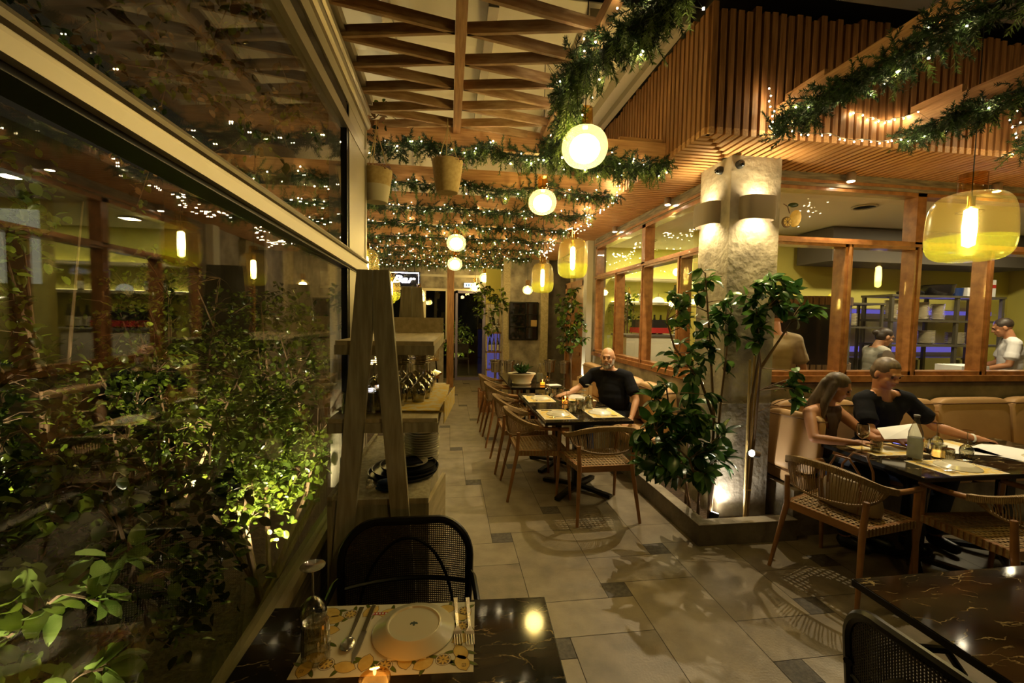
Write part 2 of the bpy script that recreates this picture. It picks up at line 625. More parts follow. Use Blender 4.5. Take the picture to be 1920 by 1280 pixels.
def leaves(name, pos, dirs, sizes, mats, parent=None, width=1.0, seed=1, curl=0.25, mi=None, flatn=None):
    """blades growing from pos along dirs; folded at the midrib, tip drooping"""
    rng = np.random.default_rng(seed)
    pos = np.asarray(pos, float)
    d = np.asarray(dirs, float)
    N = len(pos)
    d /= np.linalg.norm(d, axis=1)[:, None] + 1e-9
    up = np.tile([0, 0, 1.0], (N, 1)) + rng.normal(0, 0.45, (N, 3))
    if flatn is not None:
        up = np.asarray(flatn, float)
    x = np.cross(d, up)
    x /= np.linalg.norm(x, axis=1)[:, None] + 1e-9
    n = np.cross(x, d)
    loc = []
    for wv, l in LEAF_OUT:
        loc.append((0, l, -curl * l * l))
    for sgn in (-1, 1):
        for wv, l in LEAF_OUT[1:-1]:
            loc.append((sgn * wv * width, l, 0.10 * wv / 0.26 - curl * l * l))
    loc = np.array(loc)
    fc = []
    for base in (6, 10):
        s = [0, base, base + 1, base + 2, base + 3, 5]
        c = [0, 1, 2, 3, 4, 5]
        for i in range(1, 4):
            q = (c[i], s[i], s[i + 1], c[i + 1])
            fc.append(q if base == 6 else q[::-1])
        q = (c[0], s[1], c[1], c[1])
        fc.append((0, s[1], c[1], c[1]))
        fc.append((4, s[4], 5, 5))
    quads = np.array([q for q in fc if len(set(q)) == 4])
    tris = np.array([[q[0], q[1], q[2]] for q in fc if len(set(q)) == 3])
    # split quads into triangles so every face has three corners
    T = np.concatenate([tris, quads[:, [0, 1, 2]], quads[:, [0, 2, 3]]])
    sz = np.asarray(sizes, float)[:, None, None]
    P = pos[:, None, :] + sz * (loc[None, :, 0:1] * x[:, None, :] + loc[None, :, 1:2] * d[:, None, :] + loc[None, :, 2:3] * n[:, None, :])
    k = len(loc)
    F = (T[None] + (np.arange(N) * k)[:, None, None]).reshape(-1, 3)
    if mi is None:
        mi = rng.integers(0, len(mats), N)
    M = np.repeat(mi, len(T))
    return npmesh(name, P.reshape(-1, 3), F, M, mats, parent, smooth=True)


# ------------------------------------------------------------------ floor
rnd = random.Random(5)
fl = MB()
fl.span((-6, -1, -0.08), (9.5, 16, -0.004), 4)
G = 0.0018
for i in range(-40, 41):
    for j in range(-24, 25):
        ox = 0.33 + 0.622 * i + 0.152 * j
        oy = 3.115 - 0.705 * i - 1.132 * j
        if not (-4.0 < ox < 7.0 and -1.2 < oy < 12.2):
            continue
        for (x0, y0, x1, y1, k) in ((0, 0, .152, .14, 3), (.152, -.705, .622, .14, None), (0, .14, .622, .427, None)):
            ax, ay, bx, by = ox + x0, oy + y0, ox + x1, oy + y1
            kk = rnd.choice((0, 0, 1, 2)) if k is None else k
            fl.add([(ax + G, ay + G, 0), (bx - G, ay + G, 0), (bx - G, by - G, 0), (ax + G, by - G, 0)], [(0, 1, 2, 3)], kk)
struct(fl.build('floor', ['tile_a', 'tile_b', 'tile_c', 'tile_dark', 'grout']))

# ------------------------------------------------------------------ walls of the building
GX = -0.56          # plane of the garden glazing
BX = 2.30           # plane of the bar windows
KY = 3.40           # plane of the kitchen windows

# bar side wall (x = BX), below and above the windows
m = MB()
m.span((BX, 3.5, 0), (BX + .16, 6.75, 1.06))
m.span((BX, 3.5, 2.80), (BX + .16, 6.75, 3.0))
m.span((BX, 6.75, 0), (BX + .16, 7.9, 3.0))
struct(m.build('wall_right', 'concrete'))
m = MB()
m.span((BX - .02, 3.53, 2.78), (BX - .001, 6.75, 2.95))
struct(m.build('trim_1', 'wood_old'))
m = MB()
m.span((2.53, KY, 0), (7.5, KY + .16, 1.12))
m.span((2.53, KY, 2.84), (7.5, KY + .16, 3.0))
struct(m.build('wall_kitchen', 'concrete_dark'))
m = MB()
m.span((2.53, KY - .03, 2.80), (7.5, KY - .001, 2.95))
struct(m.build('trim_2', 'wood_old'))
# roof slab of the building and the back walls inside
m = MB()
m.span((2.17, 3.12, 3.0), (9, 12, 3.1), 0)
m.span((2.5, 3.6, 2.93), (9, 12, 2.99), 1)
struct(m.build('ceiling', ['ceiling_dark', 'plaster_white']))
m = MB()
m.span((2.46, 7.6, 0), (5.6, 7.7, 2.93))
struct(m.build('wall_back_bar', 'bar_wall'))
m = MB()
m.span((8.9, 3.6, 0), (9.0, 6.0, 2.93))
struct(m.build('wall_back_kitchen', 'plaster_yellow'))

# corner column
m = MB()
m.span((2.11, 3.13, 0), (2.53, 3.54, 2.95))
m.span((2.105, 3.125, 1.0), (2.535, 3.545, 1.006))
col = m.build('column', 'concrete')
struct(col, 'rough concrete corner column lit by two wall lamps')

# far end wall of the terrace
FY = 11.48
m = MB()
m.span((-3.4, FY, 2.32), (4.6, FY + .15, 3.1))
m.span((.95, FY, 0), (4.6, FY + .15, 2.32))
struct(m.build('wall_far', 'concrete'))
m = MB()
m.span((-3.4, FY - .02, 2.66), (.95, FY - .001, 2.72))
m.span((-3.4, FY - .03, 2.30), (.95, FY - .001, 2.36))
struct(m.build('trim_3', 'alu_light'))
m = MB()
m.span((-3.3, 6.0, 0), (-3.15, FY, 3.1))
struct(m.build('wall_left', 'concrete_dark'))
m = MB()
m.span((-1.45, 10.2, 0), (-.12, 10.35, 1.05))
m.span((-1.5, 10.15, 1.05), (-.08, 10.4, 1.09))
o = m.build('bar_counter', ['concrete'])
tag(o, 'rough plaster half-wall counter in front of the far glazing', 'counter')

# far door, its window neighbour, timber posts
d = MB()
d.span((.16, FY - .06, 0), (.22, FY + .02, 2.32))
d.span((.86, FY - .06, 0), (.93, FY + .02, 2.32))
d.span((.16, FY - .06, 2.25), (.93, FY + .02, 2.32))
d.span((.22, FY - .05, .0), (.86, FY + .0, .08))
door = struct(d.build('door_1', 'purple_frame'))
g = MB().span((.22, FY - .03, .08), (.86, FY - .02, 2.25))
g.build('pane', 'pane_window', door)
d = MB()
for x in (-.62, -.06):
    d.span((x - .03, FY - .05, 1.0), (x + .03, FY, 2.3))
d.span((-.62, FY - .05, 1.0), (-.06, FY, 1.06))
d.span((-1.5, FY - .05, 1.0), (-1.44, FY, 2.3))
wn = struct(d.build('window_1', 'alu_light'))
MB().span((-.6, FY - .03, 1.06), (-.08, FY - .02, 2.3)).build('pane', 'pane_window', wn)
MB().span((-1.44, FY - .03, 1.06), (-.62, FY - .02, 2.3)).build('pane', 'pane_window', wn)
m = MB().span((-3.15, FY - .02, 0), (-1.5, FY, 2.3))
struct(m.build('wall_far_left', 'concrete_dark'))
m = MB().span((-.05, 10.25, 0), (.11, 10.4, 3.0))
tag(m.build('timber_post', 'wood_z'), 'tall timber post left of the far glass door', 'post')
m = MB().span((1.17, 9.5, 0), (1.31, 9.64, 3.0))
tag(m.build('plaster_post', 'wood_pale'), 'pale post between the bottle shelves and the concrete wall', 'post')
m = MB().span((1.31, 9.5, 0), (2.02, 9.62, 3.0))
wf = struct(m.build('wall_concrete', 'concrete'))
m = MB()
m.span((1.98, 9.40, 0), (2.14, 9.55, 3.0))
tag(m.build('pale_post', 'wood_pale'), 'pale post at the right end of the far concrete wall', 'post')
m = MB().span((2.40, 8.4, 0), (2.62, 8.6, 3.0))
tag(m.build('grey_post', 'wood_pale'), 'grey post beside the timber door', 'post')
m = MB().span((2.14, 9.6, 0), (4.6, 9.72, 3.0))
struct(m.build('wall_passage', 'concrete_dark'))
# yard behind the far door
m = MB().span((-6, 15.5, 0), (9, 15.6, 4))
struct(m.build('wall_yard', 'night'))

# window in the far concrete wall
t = thing('wall_shelf', 'black framed shelf window in the far concrete wall', 'shelf', (1.61, 9.49, 1.18))
m = MB()
for x in (-.31, 0.05, .31):
    m.span((x - .012, -.06, 0), (x + .012, .0, .80))
for z in (0, .27, .54, .80):
    m.span((-.31, -.06, z - .012), (.31, 0, z + .012))
m.build('frame', 'black_metal', t)
MB().span((-.30, -.012, 0), (.30, -.004, .80)).build('back_panel', 'dark_window', t)
MB().span((.16, -.05, .28), (.29, -.02, .42)).build('box', 'kraft', t)

# timber door on the bar side wall
t = MB()
t.span((2.27, 7.2, 0), (2.30, 8.35, 2.25))
for y in (7.2, 8.28):
    t.span((2.24, y, 0), (2.30, y + .08, 2.3))
t.span((2.24, 7.2, 2.22), (2.30, 8.36, 2.32))
t.span((2.245, 7.4, .3), (2.27, 8.2, .36))
t.span((2.245, 7.4, 1.0), (2.27, 8.2, 1.06))
struct(t.build('door_2', 'wood_frame'))

# ------------------------------------------------------------------ bar and kitchen windows


def window_run(name, P, ax, lo, hi, cuts_low, cuts_up, sill, mid, top, side):
    """P: plane coordinate, ax 'x' or 'y' (axis the run follows); side = outward offset sign"""
    fr = MB()
    dp = .10

    def bar(u0, u1, z0, z1, th=dp, off=0.0):
        a = P - side * .005 + side * off
        b = a - side * th
        a += side * .02
        lo_, hi_ = min(a, b), max(a, b)
        if ax == 'y':
            fr.span((lo_, u0, z0), (hi_, u1, z1))
        else:
            fr.span((u0, lo_, z0), (u1, hi_, z1))
    bar(lo, hi, sill - .055, sill, .14, .03)
    bar(lo, hi, sill, sill + .035)
    bar(lo, hi, mid - .035, mid + .035)
    bar(lo, hi, mid - .012, mid + .012, .10, .015)
    bar(lo, hi, top - .06, top)
    bar(lo, hi, top - .005, top + .02, .1, .02)
    for c in [lo + .03, hi - .03]:
        bar(c - .03, c + .03, sill, top)
    for c in cuts_low:
        bar(c - .038, c + .038, sill, mid)
        bar(c - .012, c + .012, sill, mid, .1, .012)
    for c in cuts_up:
        bar(c - .045, c + .045, mid, top)
    o = struct(fr.build(name, 'wood_frame'))
    for cl, z0, z1 in ((cuts_low, sill + .02, mid - .02), (cuts_up, mid + .02, top - .03)):
        e = [lo + .03] + list(cl) + [hi - .03]
        for a, b in zip(e[:-1], e[1:]):
            g = MB()
            p0 = P - side * .05
            if ax == 'y':
                g.span((p0 - .003, a, z0), (p0 + .003, b, z1))
            else:
                g.span((a, p0 - .003, z0), (b, p0 + .003, z1))
            g.build('pane', 'pane_window', o)
    return o


window_run('window_2', BX, 'y', 3.54, 6.75, (4.17, 5.02, 5.87), (5.02,), 1.13, 2.30, 2.80, -1)
window_run('window_3', KY, 'x', 2.56, 7.5, (3.42, 4.12, 4.89, 5.65, 6.4), (4.12, 5.65), 1.19, 2.34, 2.83, -1)

# ------------------------------------------------------------------ slatted canopy: fascia and soffit
FX, FYy = 1.69, 2.80   # fascia planes
ZS, ZT = 2.95, 3.74
r2 = random.Random(9)
m = MB()
pitch = .062
wd = .040
# left face (x = FX), slats from y = FYy to far
y = FYy + .02
while y < 9.4:
    z1 = ZT + r2.uniform(-.03, .02)
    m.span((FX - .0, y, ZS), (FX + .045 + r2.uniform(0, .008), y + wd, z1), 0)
    xe = min(BX, FX + (y - FYy)) if y < 3.25 else BX
    m.span((FX, y, ZS - .045), (max(xe, FX + .05), y + wd, ZS), 1)
    y += pitch
x = FX + .02
while x < 7.5:
    z1 = ZT + r2.uniform(-.03, .02)
    m.span((x, FYy, ZS), (x + wd, FYy + .045 + r2.uniform(0, .008), z1), 0)
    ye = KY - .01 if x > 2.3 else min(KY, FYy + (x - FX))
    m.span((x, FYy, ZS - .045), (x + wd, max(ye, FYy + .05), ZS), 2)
    x += pitch
m.span((FX + .055, FYy + .055, ZS), (FX + .09, 9.4, ZT - .05), 3)
m.span((FX + .055, FYy + .055, ZS), (7.5, FYy + .09, ZT - .05), 3)
m.span((FX + .05, FYy + .05, ZS + .001), (BX + .1, 9.4, ZS + .02), 3)
m.span((BX + .1, FYy + .05, ZS + .001), (7.5, KY + .1, ZS + .02), 3)
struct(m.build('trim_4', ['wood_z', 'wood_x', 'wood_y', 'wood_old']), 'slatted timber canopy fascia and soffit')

# ------------------------------------------------------------------ roof: canvas, gutter, dark ceiling
m = MB()
nseg = 10
for i in range(nseg):
    y0, y1 = 3.1 + i * .84, 3.1 + (i + 1) * .84
    for k in range(6):
        s0, s1 = k / 6, (k + 1) / 6
        yy0, yy1 = y0 + (y1 - y0) * s0, y0 + (y1 - y0) * s1
        z0 = 3.86 - .05 * math.sin(PI * s0)
        z1 = 3.86 - .05 * math.sin(PI * s1)
        m.add([(-1.25, yy0, z0), (1.46, yy0, z0), (1.46, yy1, z1), (-1.25, yy1, z1),
               (-1.25, yy0, z0 + .01), (1.46, yy0, z0 + .01), (1.46, yy1, z1 + .01), (-1.25, yy1, z1 + .01)],
              [(0, 3, 2, 1), (4, 5, 6, 7), (0, 1, 5, 4), (1, 2, 6, 5), (2, 3, 7, 6), (3, 0, 4, 7)])
tag(m.build('canvas_awning', 'canvas', smooth=True), 'cream canvas awning stretched above the timber beams', 'awning')
for i, x in enumerate((-1.2, -.9, -.45, .28, .98)):
    m = MB().span((x - .035, 3.05, 3.72), (x + .035, 11.4, 3.79))
    if i < 0:
        pass
    lb = ('leftmost thin dark roof rib under the awning', 'second dark roof rib under the awning counted from the left',
          'middle dark roof rib under the awning', 'dark roof rib just right of the hanging basket',
          'rightmost dark roof rib under the awning')[i]
    tag(m.build('roof_rib', 'alu'), lb, 'rib', 'dark ribs carrying the awning')
m = MB()
m.span((1.46, 3.0, 3.78), (1.62, 11.4, 3.90))
m.span((1.44, 3.0, 3.70), (1.50, 11.4, 3.80))
m.span((1.60, 3.0, 3.72), (1.66, 11.4, 3.92))
tag(m.build('gutter', 'alu_light'), 'metal gutter running along the right edge of the awning', 'gutter')
m = MB()
m.span((-3.3, -1, 4.05), (9, 13, 4.12))
struct(m.build('ceiling_dark', 'ceiling_dark'))
m = MB()
m.span((1.9, 1.95, 3.86), (8, 2.45, 4.0))
m.span((1.5, 2.5, 3.75), (8, 2.66, 3.92))
tag(m.build('metal_purlin', 'ceiling_dark'), 'wide metal roof profile above the slatted fascia', 'roof profile')
for i, yy in enumerate((2.0,)):
    m = MB().span((-.7, yy, 3.85), (1.9, yy + .12, 4.0))
    tag(m.build('metal_crossbar', 'alu'), 'dark metal crossbar above the timber lattice', 'roof profile')

# ------------------------------------------------------------------ glazed garden screen on the left
EY = 3.03
gl = MB()
# top rail: thin bright lip, dark gasket, rounded profile
gl.span((GX - .05, .15, 2.66), (GX + .012, EY, 2.72), 1)
gl.span((GX - .04, .15, 2.72), (GX + .004, EY, 2.79), 2)
gl.span((GX - .10, .15, 2.80), (GX + .01, EY + .05, 3.06), 0)
gl.tube([(GX + .005, .15, 2.90), (GX + .005, EY + .05, 2.90)], .035, 12, 1)
gl.tube([(GX + .005, .15, 2.99), (GX + .005, EY + .05, 2.99)], .03, 12, 1)
gl.span((GX + .01, .15, 3.03), (GX + .05, EY + .05, 3.08), 1)
# mid rail, stepped
gl.add([(GX - .05, .15, 1.966), (GX + .03, .15, 1.966), (GX + .03, EY, 1.908), (GX - .05, EY, 1.908), (GX - .05, .15, 1.985), (GX + .03, .15, 1.985), (GX + .03, EY, 1.963), (GX - .05, EY, 1.963)],
       [(0, 3, 2, 1), (4, 5, 6, 7), (0, 1, 5, 4), (1, 2, 6, 5), (2, 3, 7, 6), (3, 0, 4, 7)], 0)
gl.beam((GX - .01, .15, 1.984), (GX - .01, EY, 1.962), .072, .005, 2)
gl.add([(GX - .05, .15, 1.988), (GX + .022, .15, 1.988), (GX + .022, EY, 1.966), (GX - .05, EY, 1.966), (GX - .05, .15, 2.022), (GX + .022, .15, 2.022), (GX + .022, EY, 2.012), (GX - .05, EY, 2.012)],
       [(0, 3, 2, 1), (4, 5, 6, 7), (0, 1, 5, 4), (1, 2, 6, 5), (2, 3, 7, 6), (3, 0, 4, 7)], 1)
gl.beam((GX - .02, .15, 1.960), (GX - .02, EY, 1.902), .064, .012, 2)
gl.tube([(GX + .022, .15, 2.008), (GX + .022, EY, 1.997)], .012, 8, 1)
# wide end post
gl.span((GX - .10, 2.58, .665), (GX + .008, EY, 3.06), 0)
gl.span((GX - .09, EY, 0), (GX + .012, EY + .05, 3.06), 1)
gl.span((GX - .03, 2.54, .665), (GX + .004, 2.58, 2.8), 2)
# sill
gl.span((GX - .06, .15, .62), (GX + .012, EY, .665), 3)
scr = struct(gl.build('window_4', ['alu_light', 'alu', 'black_metal', 'wood_pale']), 'tall garden glazing with metal rails')
for z0, z1 in ((.665, 1.915), (2.012, 2.66)):
    MB().span((GX - .02, .15, z0), (GX - .012, 2.56, z1)).build('pane', 'pane_garden', scr)
m = MB().span((GX - .08, .15, 0), (GX - .005, EY - .001, .62))
struct(m.build('wall_garden_parapet', 'wood_old'))

# ------------------------------------------------------------------ timber beams over the aisle, and their garlands
LX = -0.60


def pine(name, label, path, nspr, seed, group, droop=1.0, spr=.085, lights=40, strung=.05, rad=.05, pale=.10, vis=1.0):
    """evergreen garland along a polyline: sprigs of needles on twigs, plus a string of fairy lights"""
    rng = np.random.default_rng(seed)
    P = np.array(path, float)
    seg = np.linalg.norm(np.diff(P, axis=0), axis=1)
    cum = np.concatenate([[0], np.cumsum(seg)])

    def at(t):
        t = t * cum[-1]
        i = np.clip(np.searchsorted(cum, t) - 1, 0, len(seg) - 1)
        u = (t - cum[i]) / seg[i]
        return P[i] + (P[i + 1] - P[i]) * u[:, None], (P[i + 1] - P[i]) / seg[i][:, None]
    nspr = int(nspr * 1.55)
    root = thing(name, label, 'garland', tuple(P[0]), 0, group)
    P0 = P[0].copy()
    ts = rng.uniform(0, 1, nspr)
    base, tang = at(ts)
    d = rng.normal(0, 1, (nspr, 3))
    d += tang * rng.choice([-.8, .8], nspr)[:, None]
    d[:, 2] -= .45 * droop
    d /= np.linalg.norm(d, axis=1)[:, None]
    hang = rng.uniform(0, 1, nspr) < pale
    L = rng.uniform(.7, 1.25, nspr) * spr
    L[hang] *= 1.35
    d[hang] = np.array([0, 0, -1.0]) + rng.normal(0, .25, (hang.sum(), 3))
    d /= np.linalg.norm(d, axis=1)[:, None]
    base = base + rng.normal(0, rad * .35, (nspr, 3)) - P0
    NN = 40
    s = np.tile(np.linspace(.12, 1, NN), (nspr, 1))
    a = rng.uniform(0, 2 * PI, (nspr, NN))
    ref = np.where(np.abs(d[:, 2:3]) < .8, np.array([[0, 0, 1.0]]), np.array([[1.0, 0, 0]]))
    x = np.cross(d, ref)
    x /= np.linalg.norm(x, axis=1)[:, None]
    yv = np.cross(d, x)
    nd = (x[:, None] * np.cos(a)[..., None] + yv[:, None] * np.sin(a)[..., None]) + d[:, None] * .9
    nd /= np.linalg.norm(nd, axis=2)[..., None]
    nb = base[:, None] + d[:, None] * (s * L[:, None])[..., None]
    nl = (.029 * (1.15 - .5 * s) * (L[:, None] / .085) ** .5)[..., None]
    side = np.cross(nd, rng.normal(0, 1, nd.shape))
    side /= np.linalg.norm(side, axis=2)[..., None]
    wv = .0030
    A = nb - side * wv
    B = nb + side * wv
    T = nb + nd * nl
    vv = np.stack([A, B, T], axis=2).reshape(-1, 3)
    ff = np.arange(len(vv)).reshape(-1, 3)
    mi = np.where(hang, 2, rng.integers(0, 2, nspr))
    foliage = npmesh('needles', vv, ff, np.repeat(mi, NN), ['needle_dark', 'needle_mid', 'needle_light'], root)
    st = MB()
    tt = np.linspace(0, 1, max(6, int(cum[-1] / .12)))
    pp, _ = at(tt)
    st.tube([tuple(q - P0) for q in pp], .006, 5)
    for i in range(0, nspr, 1 if nspr < 200 else 2):
        st.tube([tuple(base[i]), tuple(base[i] + d[i] * L[i])], .0022, 3)
    st.build('stem', 'wire_dark', root)
    # fairy lights
    if lights:
        wb = MB()
        tl = np.linspace(.01, .99, lights)
        bp, _ = at(tl)
        bp = bp + rng.normal(0, rad * .75, (lights, 3)) + np.array([0, -.02, -.02]) - P0
        wb.tube([tuple(q) for q in bp], .0012, 3)
        ws = wb.build('light_string', 'wire_dark', root)
        global FAIRY
        for q in bp:
            if FAIRY is None:
                fb = MB().ell((0, 0, 0), .0046, n=6).build('bulb', 'fairy', ws)
                FAIRY = fb
            else:
                fb = FAIRY.copy()
                C.objects.link(fb)
                fb.parent = ws
            fb.location = tuple(q)
            k = rng.uniform(.8, 1.25)
            fb.scale = (k, k, k)
    return root


FAIRY = None
BY = [3.36, 4.28, 5.18, 6.1, 7.1, 8.1, 9.1, 10.1, 11.0]
ordn = ['first', 'second', 'third', 'fourth', 'fifth', 'sixth', 'seventh', 'eighth', 'ninth']
rg = random.Random(3)
for i, y in enumerate(BY):
    lft = -.62 if i == 0 else -2.3
    m = MB().span((lft, y, 2.90), (FX + .0, y + .06, 3.05))
    m.span((FX - .36, y + .06, 3.03), (FX, y + .09, 3.10))
    tag(m.build('ceiling_beam', 'wood_x'),
        '%s timber cross beam of the aisle counted from the camera' % ordn[i], 'beam', 'cross beams over the aisle')
    path = []
    n = 22
    x0 = lft + .05 if i == 0 else -2.2
    for k in range(n + 1):
        x = x0 + (FX - .02 - x0) * k / n
        path.append((x, y - .045 + rg.uniform(-.015, .015), 2.875 + rg.uniform(-.022, .02) - .02 * math.sin(k * 1.3)))
    pine('pine_garland', 'pine garland with fairy lights on the %s aisle beam from the camera' % ordn[i],
         path, [330, 420, 420, 400, 380, 360, 340, 320, 300][i], 20 + i, 'garlands on the aisle beams',
         spr=.095, lights=[34, 40, 46, 46, 44, 42, 40, 36, 34][i], rad=.055, pale=.10)

# beams over the right-hand dining area
for i, (x, lab) in enumerate(((2.20, 'large timber beam crossing the slatted fascia at upper right'),
                              (3.20, 'second timber beam at the right edge above the big pendant'),
                              (4.15, 'timber beam furthest right above the kitchen windows'))):
    m = MB().span((x, .9, 2.97), (x + .06, FYy, 3.12))
    m.span((x + .06, FYy - .32, 3.08), (x + .09, FYy, 3.20))
    tag(m.build('ceiling_beam', 'wood_y'), lab, 'beam', 'beams over the right-hand tables')
    path = [(x - .03 + rg.uniform(-.015, .015), FYy - .05 - 1.75 * k / 18, 2.955 + rg.uniform(-.02, .02)) for k in range(19)]
    pine('pine_garland', ('pine garland with fairy lights along the large beam at upper right',
                          'pine garland with fairy lights above the big right-hand pendant',
                          'pine garland with fairy lights at the far right beam')[i],
         path, 420, 60 + i, 'garlands at upper right', lights=18 if i < 2 else 30, rad=.085, pale=.04, spr=.105)
# loose strings of fairy lights
def light_string(label, pts, n, seed, jit=.012):
    rng = random.Random(seed)
    root = thing('fairy_light_string', label, 'string lights', pts[0], 0, 'loose strings of fairy lights')
    P0 = Vector(pts[0])
    P = [Vector(p) for p in pts]
    q = []
    for k in range(n):
        t = k / (n - 1) * (len(P) - 1)
        i = min(int(t), len(P) - 2)
        p = P[i].lerp(P[i + 1], t - i)
        q.append(p - P0 + Vector((rng.uniform(-jit, jit), rng.uniform(-jit, jit), rng.uniform(-jit, jit))))
    wv = MB().tube([p + Vector((0, 0, .012)) for p in q], .0022, 4)
    wv.build('wire', 'wire_dark', root)
    for p in q:
        b = FAIRY.copy()
        C.objects.link(b)
        b.parent = root
        b.location = p


light_string('string of warm lights sagging under the soffit between the two right beams',
             [(2.2, 2.72, 2.93), (2.45, 2.70, 2.90), (2.7, 2.68, 2.88), (2.95, 2.68, 2.885), (3.2, 2.70, 2.93)], 17, 1)
light_string('string of warm lights looping on the fascia between the two right beams',
             [(2.75, 2.78, 3.12), (2.9, 2.78, 3.08), (3.05, 2.78, 3.07), (3.2, 2.77, 3.12), (3.22, 2.76, 3.0)], 14, 2)
light_string('short string of lights at the left end of the large right beam',
             [(2.10, 2.74, 3.2), (2.12, 2.74, 3.1), (2.14, 2.74, 3.0), (2.12, 2.74, 2.93)], 9, 3)
light_string('string of warm lights falling from the end of the second aisle beam',
             [(1.60, 4.2, 3.1), (1.62, 4.2, 2.98), (1.63, 4.25, 2.86), (1.67, 4.7, 2.86), (1.62, 5.1, 2.84)], 22, 4, .03)
light_string('string of warm lights falling from the end of the third aisle beam',
             [(1.60, 5.1, 2.95), (1.66, 5.15, 2.82), (1.62, 5.4, 2.76), (1.68, 5.8, 2.84), (1.62, 6.05, 2.86)], 30, 5, .04)
light_string('string of warm lights falling from the end of the fifth aisle beam',
             [(1.60, 7.0, 2.92), (1.66, 7.05, 2.78), (1.62, 7.4, 2.72), (1.66, 7.8, 2.80), (1.60, 8.05, 2.88)], 30, 6, .04)
light_string('string of warm lights hanging at the right beam under the far right garland',
             [(3.85, 2.6, 3.1), (3.9, 2.55, 2.98), (3.88, 2.5, 2.90), (4.05, 2.4, 2.88), (4.15, 2.3, 2.95)], 24, 7, .05)

# longitudinal garland above the first pendant
path = []
for k in range(26):
    tt = k / 25
    yv = 3.42 - 2.0 * tt
    path.append((.70 + .10 * math.sin(tt * 9) + .05 * tt, yv, 2.96 - .06 * math.sin(PI * tt) + rg.uniform(-.03, .03)))
pine('pine_garland', 'thick pine garland hanging along the right edge of the timber lattice', path, 620, 90,
     'garlands on the lattice', lights=44, rad=.085, pale=.22, spr=.10)
path = [(.72 + k * .095, 3.30 + .02 * math.sin(k), 2.86 - .05 * math.sin(PI * k / 10)) for k in range(11)]
pine('pine_garland', 'short pine garland swag behind the first round pendant', path, 130, 91,
     'garlands on the lattice', lights=10, rad=.06, pale=.25, spr=.10)

# ------------------------------------------------------------------ timber lattice
lat = thing('timber_lattice', 'zigzag timber lattice hung over the aisle in front of the first beam', 'lattice', (0, 0, 3.0))
zb = .055
for x, lab in ((-.60, 0), (.045, 1), (.70, 2)):
    MB().span((x - .026, .4, 0), (x + .026, 3.36, .07)).build('long_bar', 'wood_y', lat)
sp = .262
rl = random.Random(2)
for k in range(12):
    yc = 3.26 - k * sp
    for s, xo in ((-1, -.60), (1, .70)):
        xc = .045 + s * .03
        xo2 = xo - s * .03
        for q in (-.5, .5):
            MB().beam((xc, yc, .036), (xo2, yc + q * sp, .036), .020, .055).build('diagonal_board', 'wood_lattice', lat)

# ------------------------------------------------------------------ hanging baskets
def basket(loc, label, two, top):
    t = thing('hanging_basket', label, 'basket', loc, 0, 'hanging woven baskets')
    m = MB()
    prof = [(0.0, 0)]
    H = .215
    for i in range(27):
        z = H * i / 26
        r = .072 + .034 * (z / H) ** .8 + (.0022 if i % 2 else 0)
        prof.append((r, z))
    prof += [(.094, H), (.088, H - .03), (0, H - .035)]
    m.lathe(prof, n=32)
    if two:
        for i, f in enumerate(m.f):
            if max(m.v[j][2] for j in f) < .11:
                m.m[i] = 1
    m.build('pot', ['rope', 'rope_white'], t, True)
    r = MB()
    for a in (.4, 2.5, 4.6):
        r.tube([(.09 * math.cos(a), .09 * math.sin(a), H - .02), (.09 * math.cos(a) * .15, .09 * math.sin(a) * .15, top - .10), (0, 0, top - .05), (0, 0, top)], .0032, 5)
    r.build('cord', 'rope', t)
    rng = np.random.default_rng(int(abs(loc[0]) * 100) + 3)
    n = 150
    a = rng.uniform(0, 2 * PI, n)
    rr = rng.uniform(.02, .115, n)
    p = np.stack([rr * np.cos(a), rr * np.sin(a), H + rng.uniform(-.025, .03, n)], 1)
    d = np.stack([np.cos(a), np.sin(a), rng.uniform(-.4, .8, n)], 1)
    leaves('flowers', p, d, rng.uniform(.012, .028, n), ['flower', 'leaf_dry'], t, 1.3, 4)


basket((-.02, 3.12, 2.50), 'tan woven rope basket hanging in the middle of the lattice', False, .50)
basket((-.50, 3.16, 2.42), 'two-tone woven basket hanging beside the glass screen post', True, .55)

# ------------------------------------------------------------------ pendants
def tall_pendant(loc, w, h, label, cordtop):
    t = thing('tall_pendant', label, 'pendant lamp', loc, 0, 'tall amber glass pendants')
    m = MB()
    prof = []
    n = 20
    for i in range(n + 1):
        a = -PI / 2 + PI * i / n
        e = .42
        cx = abs(math.cos(a)) ** e
        sz = math.copysign(abs(math.sin(a)) ** .62, math.sin(a))
        r = w / 2 * cx * (1 - .05 * sz)
        prof.append((max(r, .02), h / 2 * sz))
    m.lathe(prof, n=64)
    for i, f in enumerate(m.f):
        if sum(m.v[j][2] for j in f) / len(f) < -.08 * h:
            m.m[i] = 1
    m.build('glass_shade', ['amber_glass', 'green_glass'], t, True, 3)
    c = MB().lathe([(.0, h / 2), (.05 * w / .3, h / 2), (.05 * w / .3, h / 2 + .085 * w / .3), (0, h / 2 + .085 * w / .3)], n=20)
    c.build('cap', 'gold_glass', t, True)
    MB().tube([(0, 0, h / 2 - .03), (0, 0, cordtop - loc[2])], .0035, 5).build('cord', 'black_plastic', t)
    b = MB().lathe([(.0, -h * .30), (.022 * w / .3, -h * .26), (.026 * w / .3, 0), (.022 * w / .3, h * .26), (0, h * .30)], n=12)
    b.build('bulb', 'bulb_tube', t, True)
    MB().lathe([(0, h * .3), (.02, h * .3), (.02, h * .46), (0, h * .46)], n=12).build('socket', 'gold', t, True)
    return t


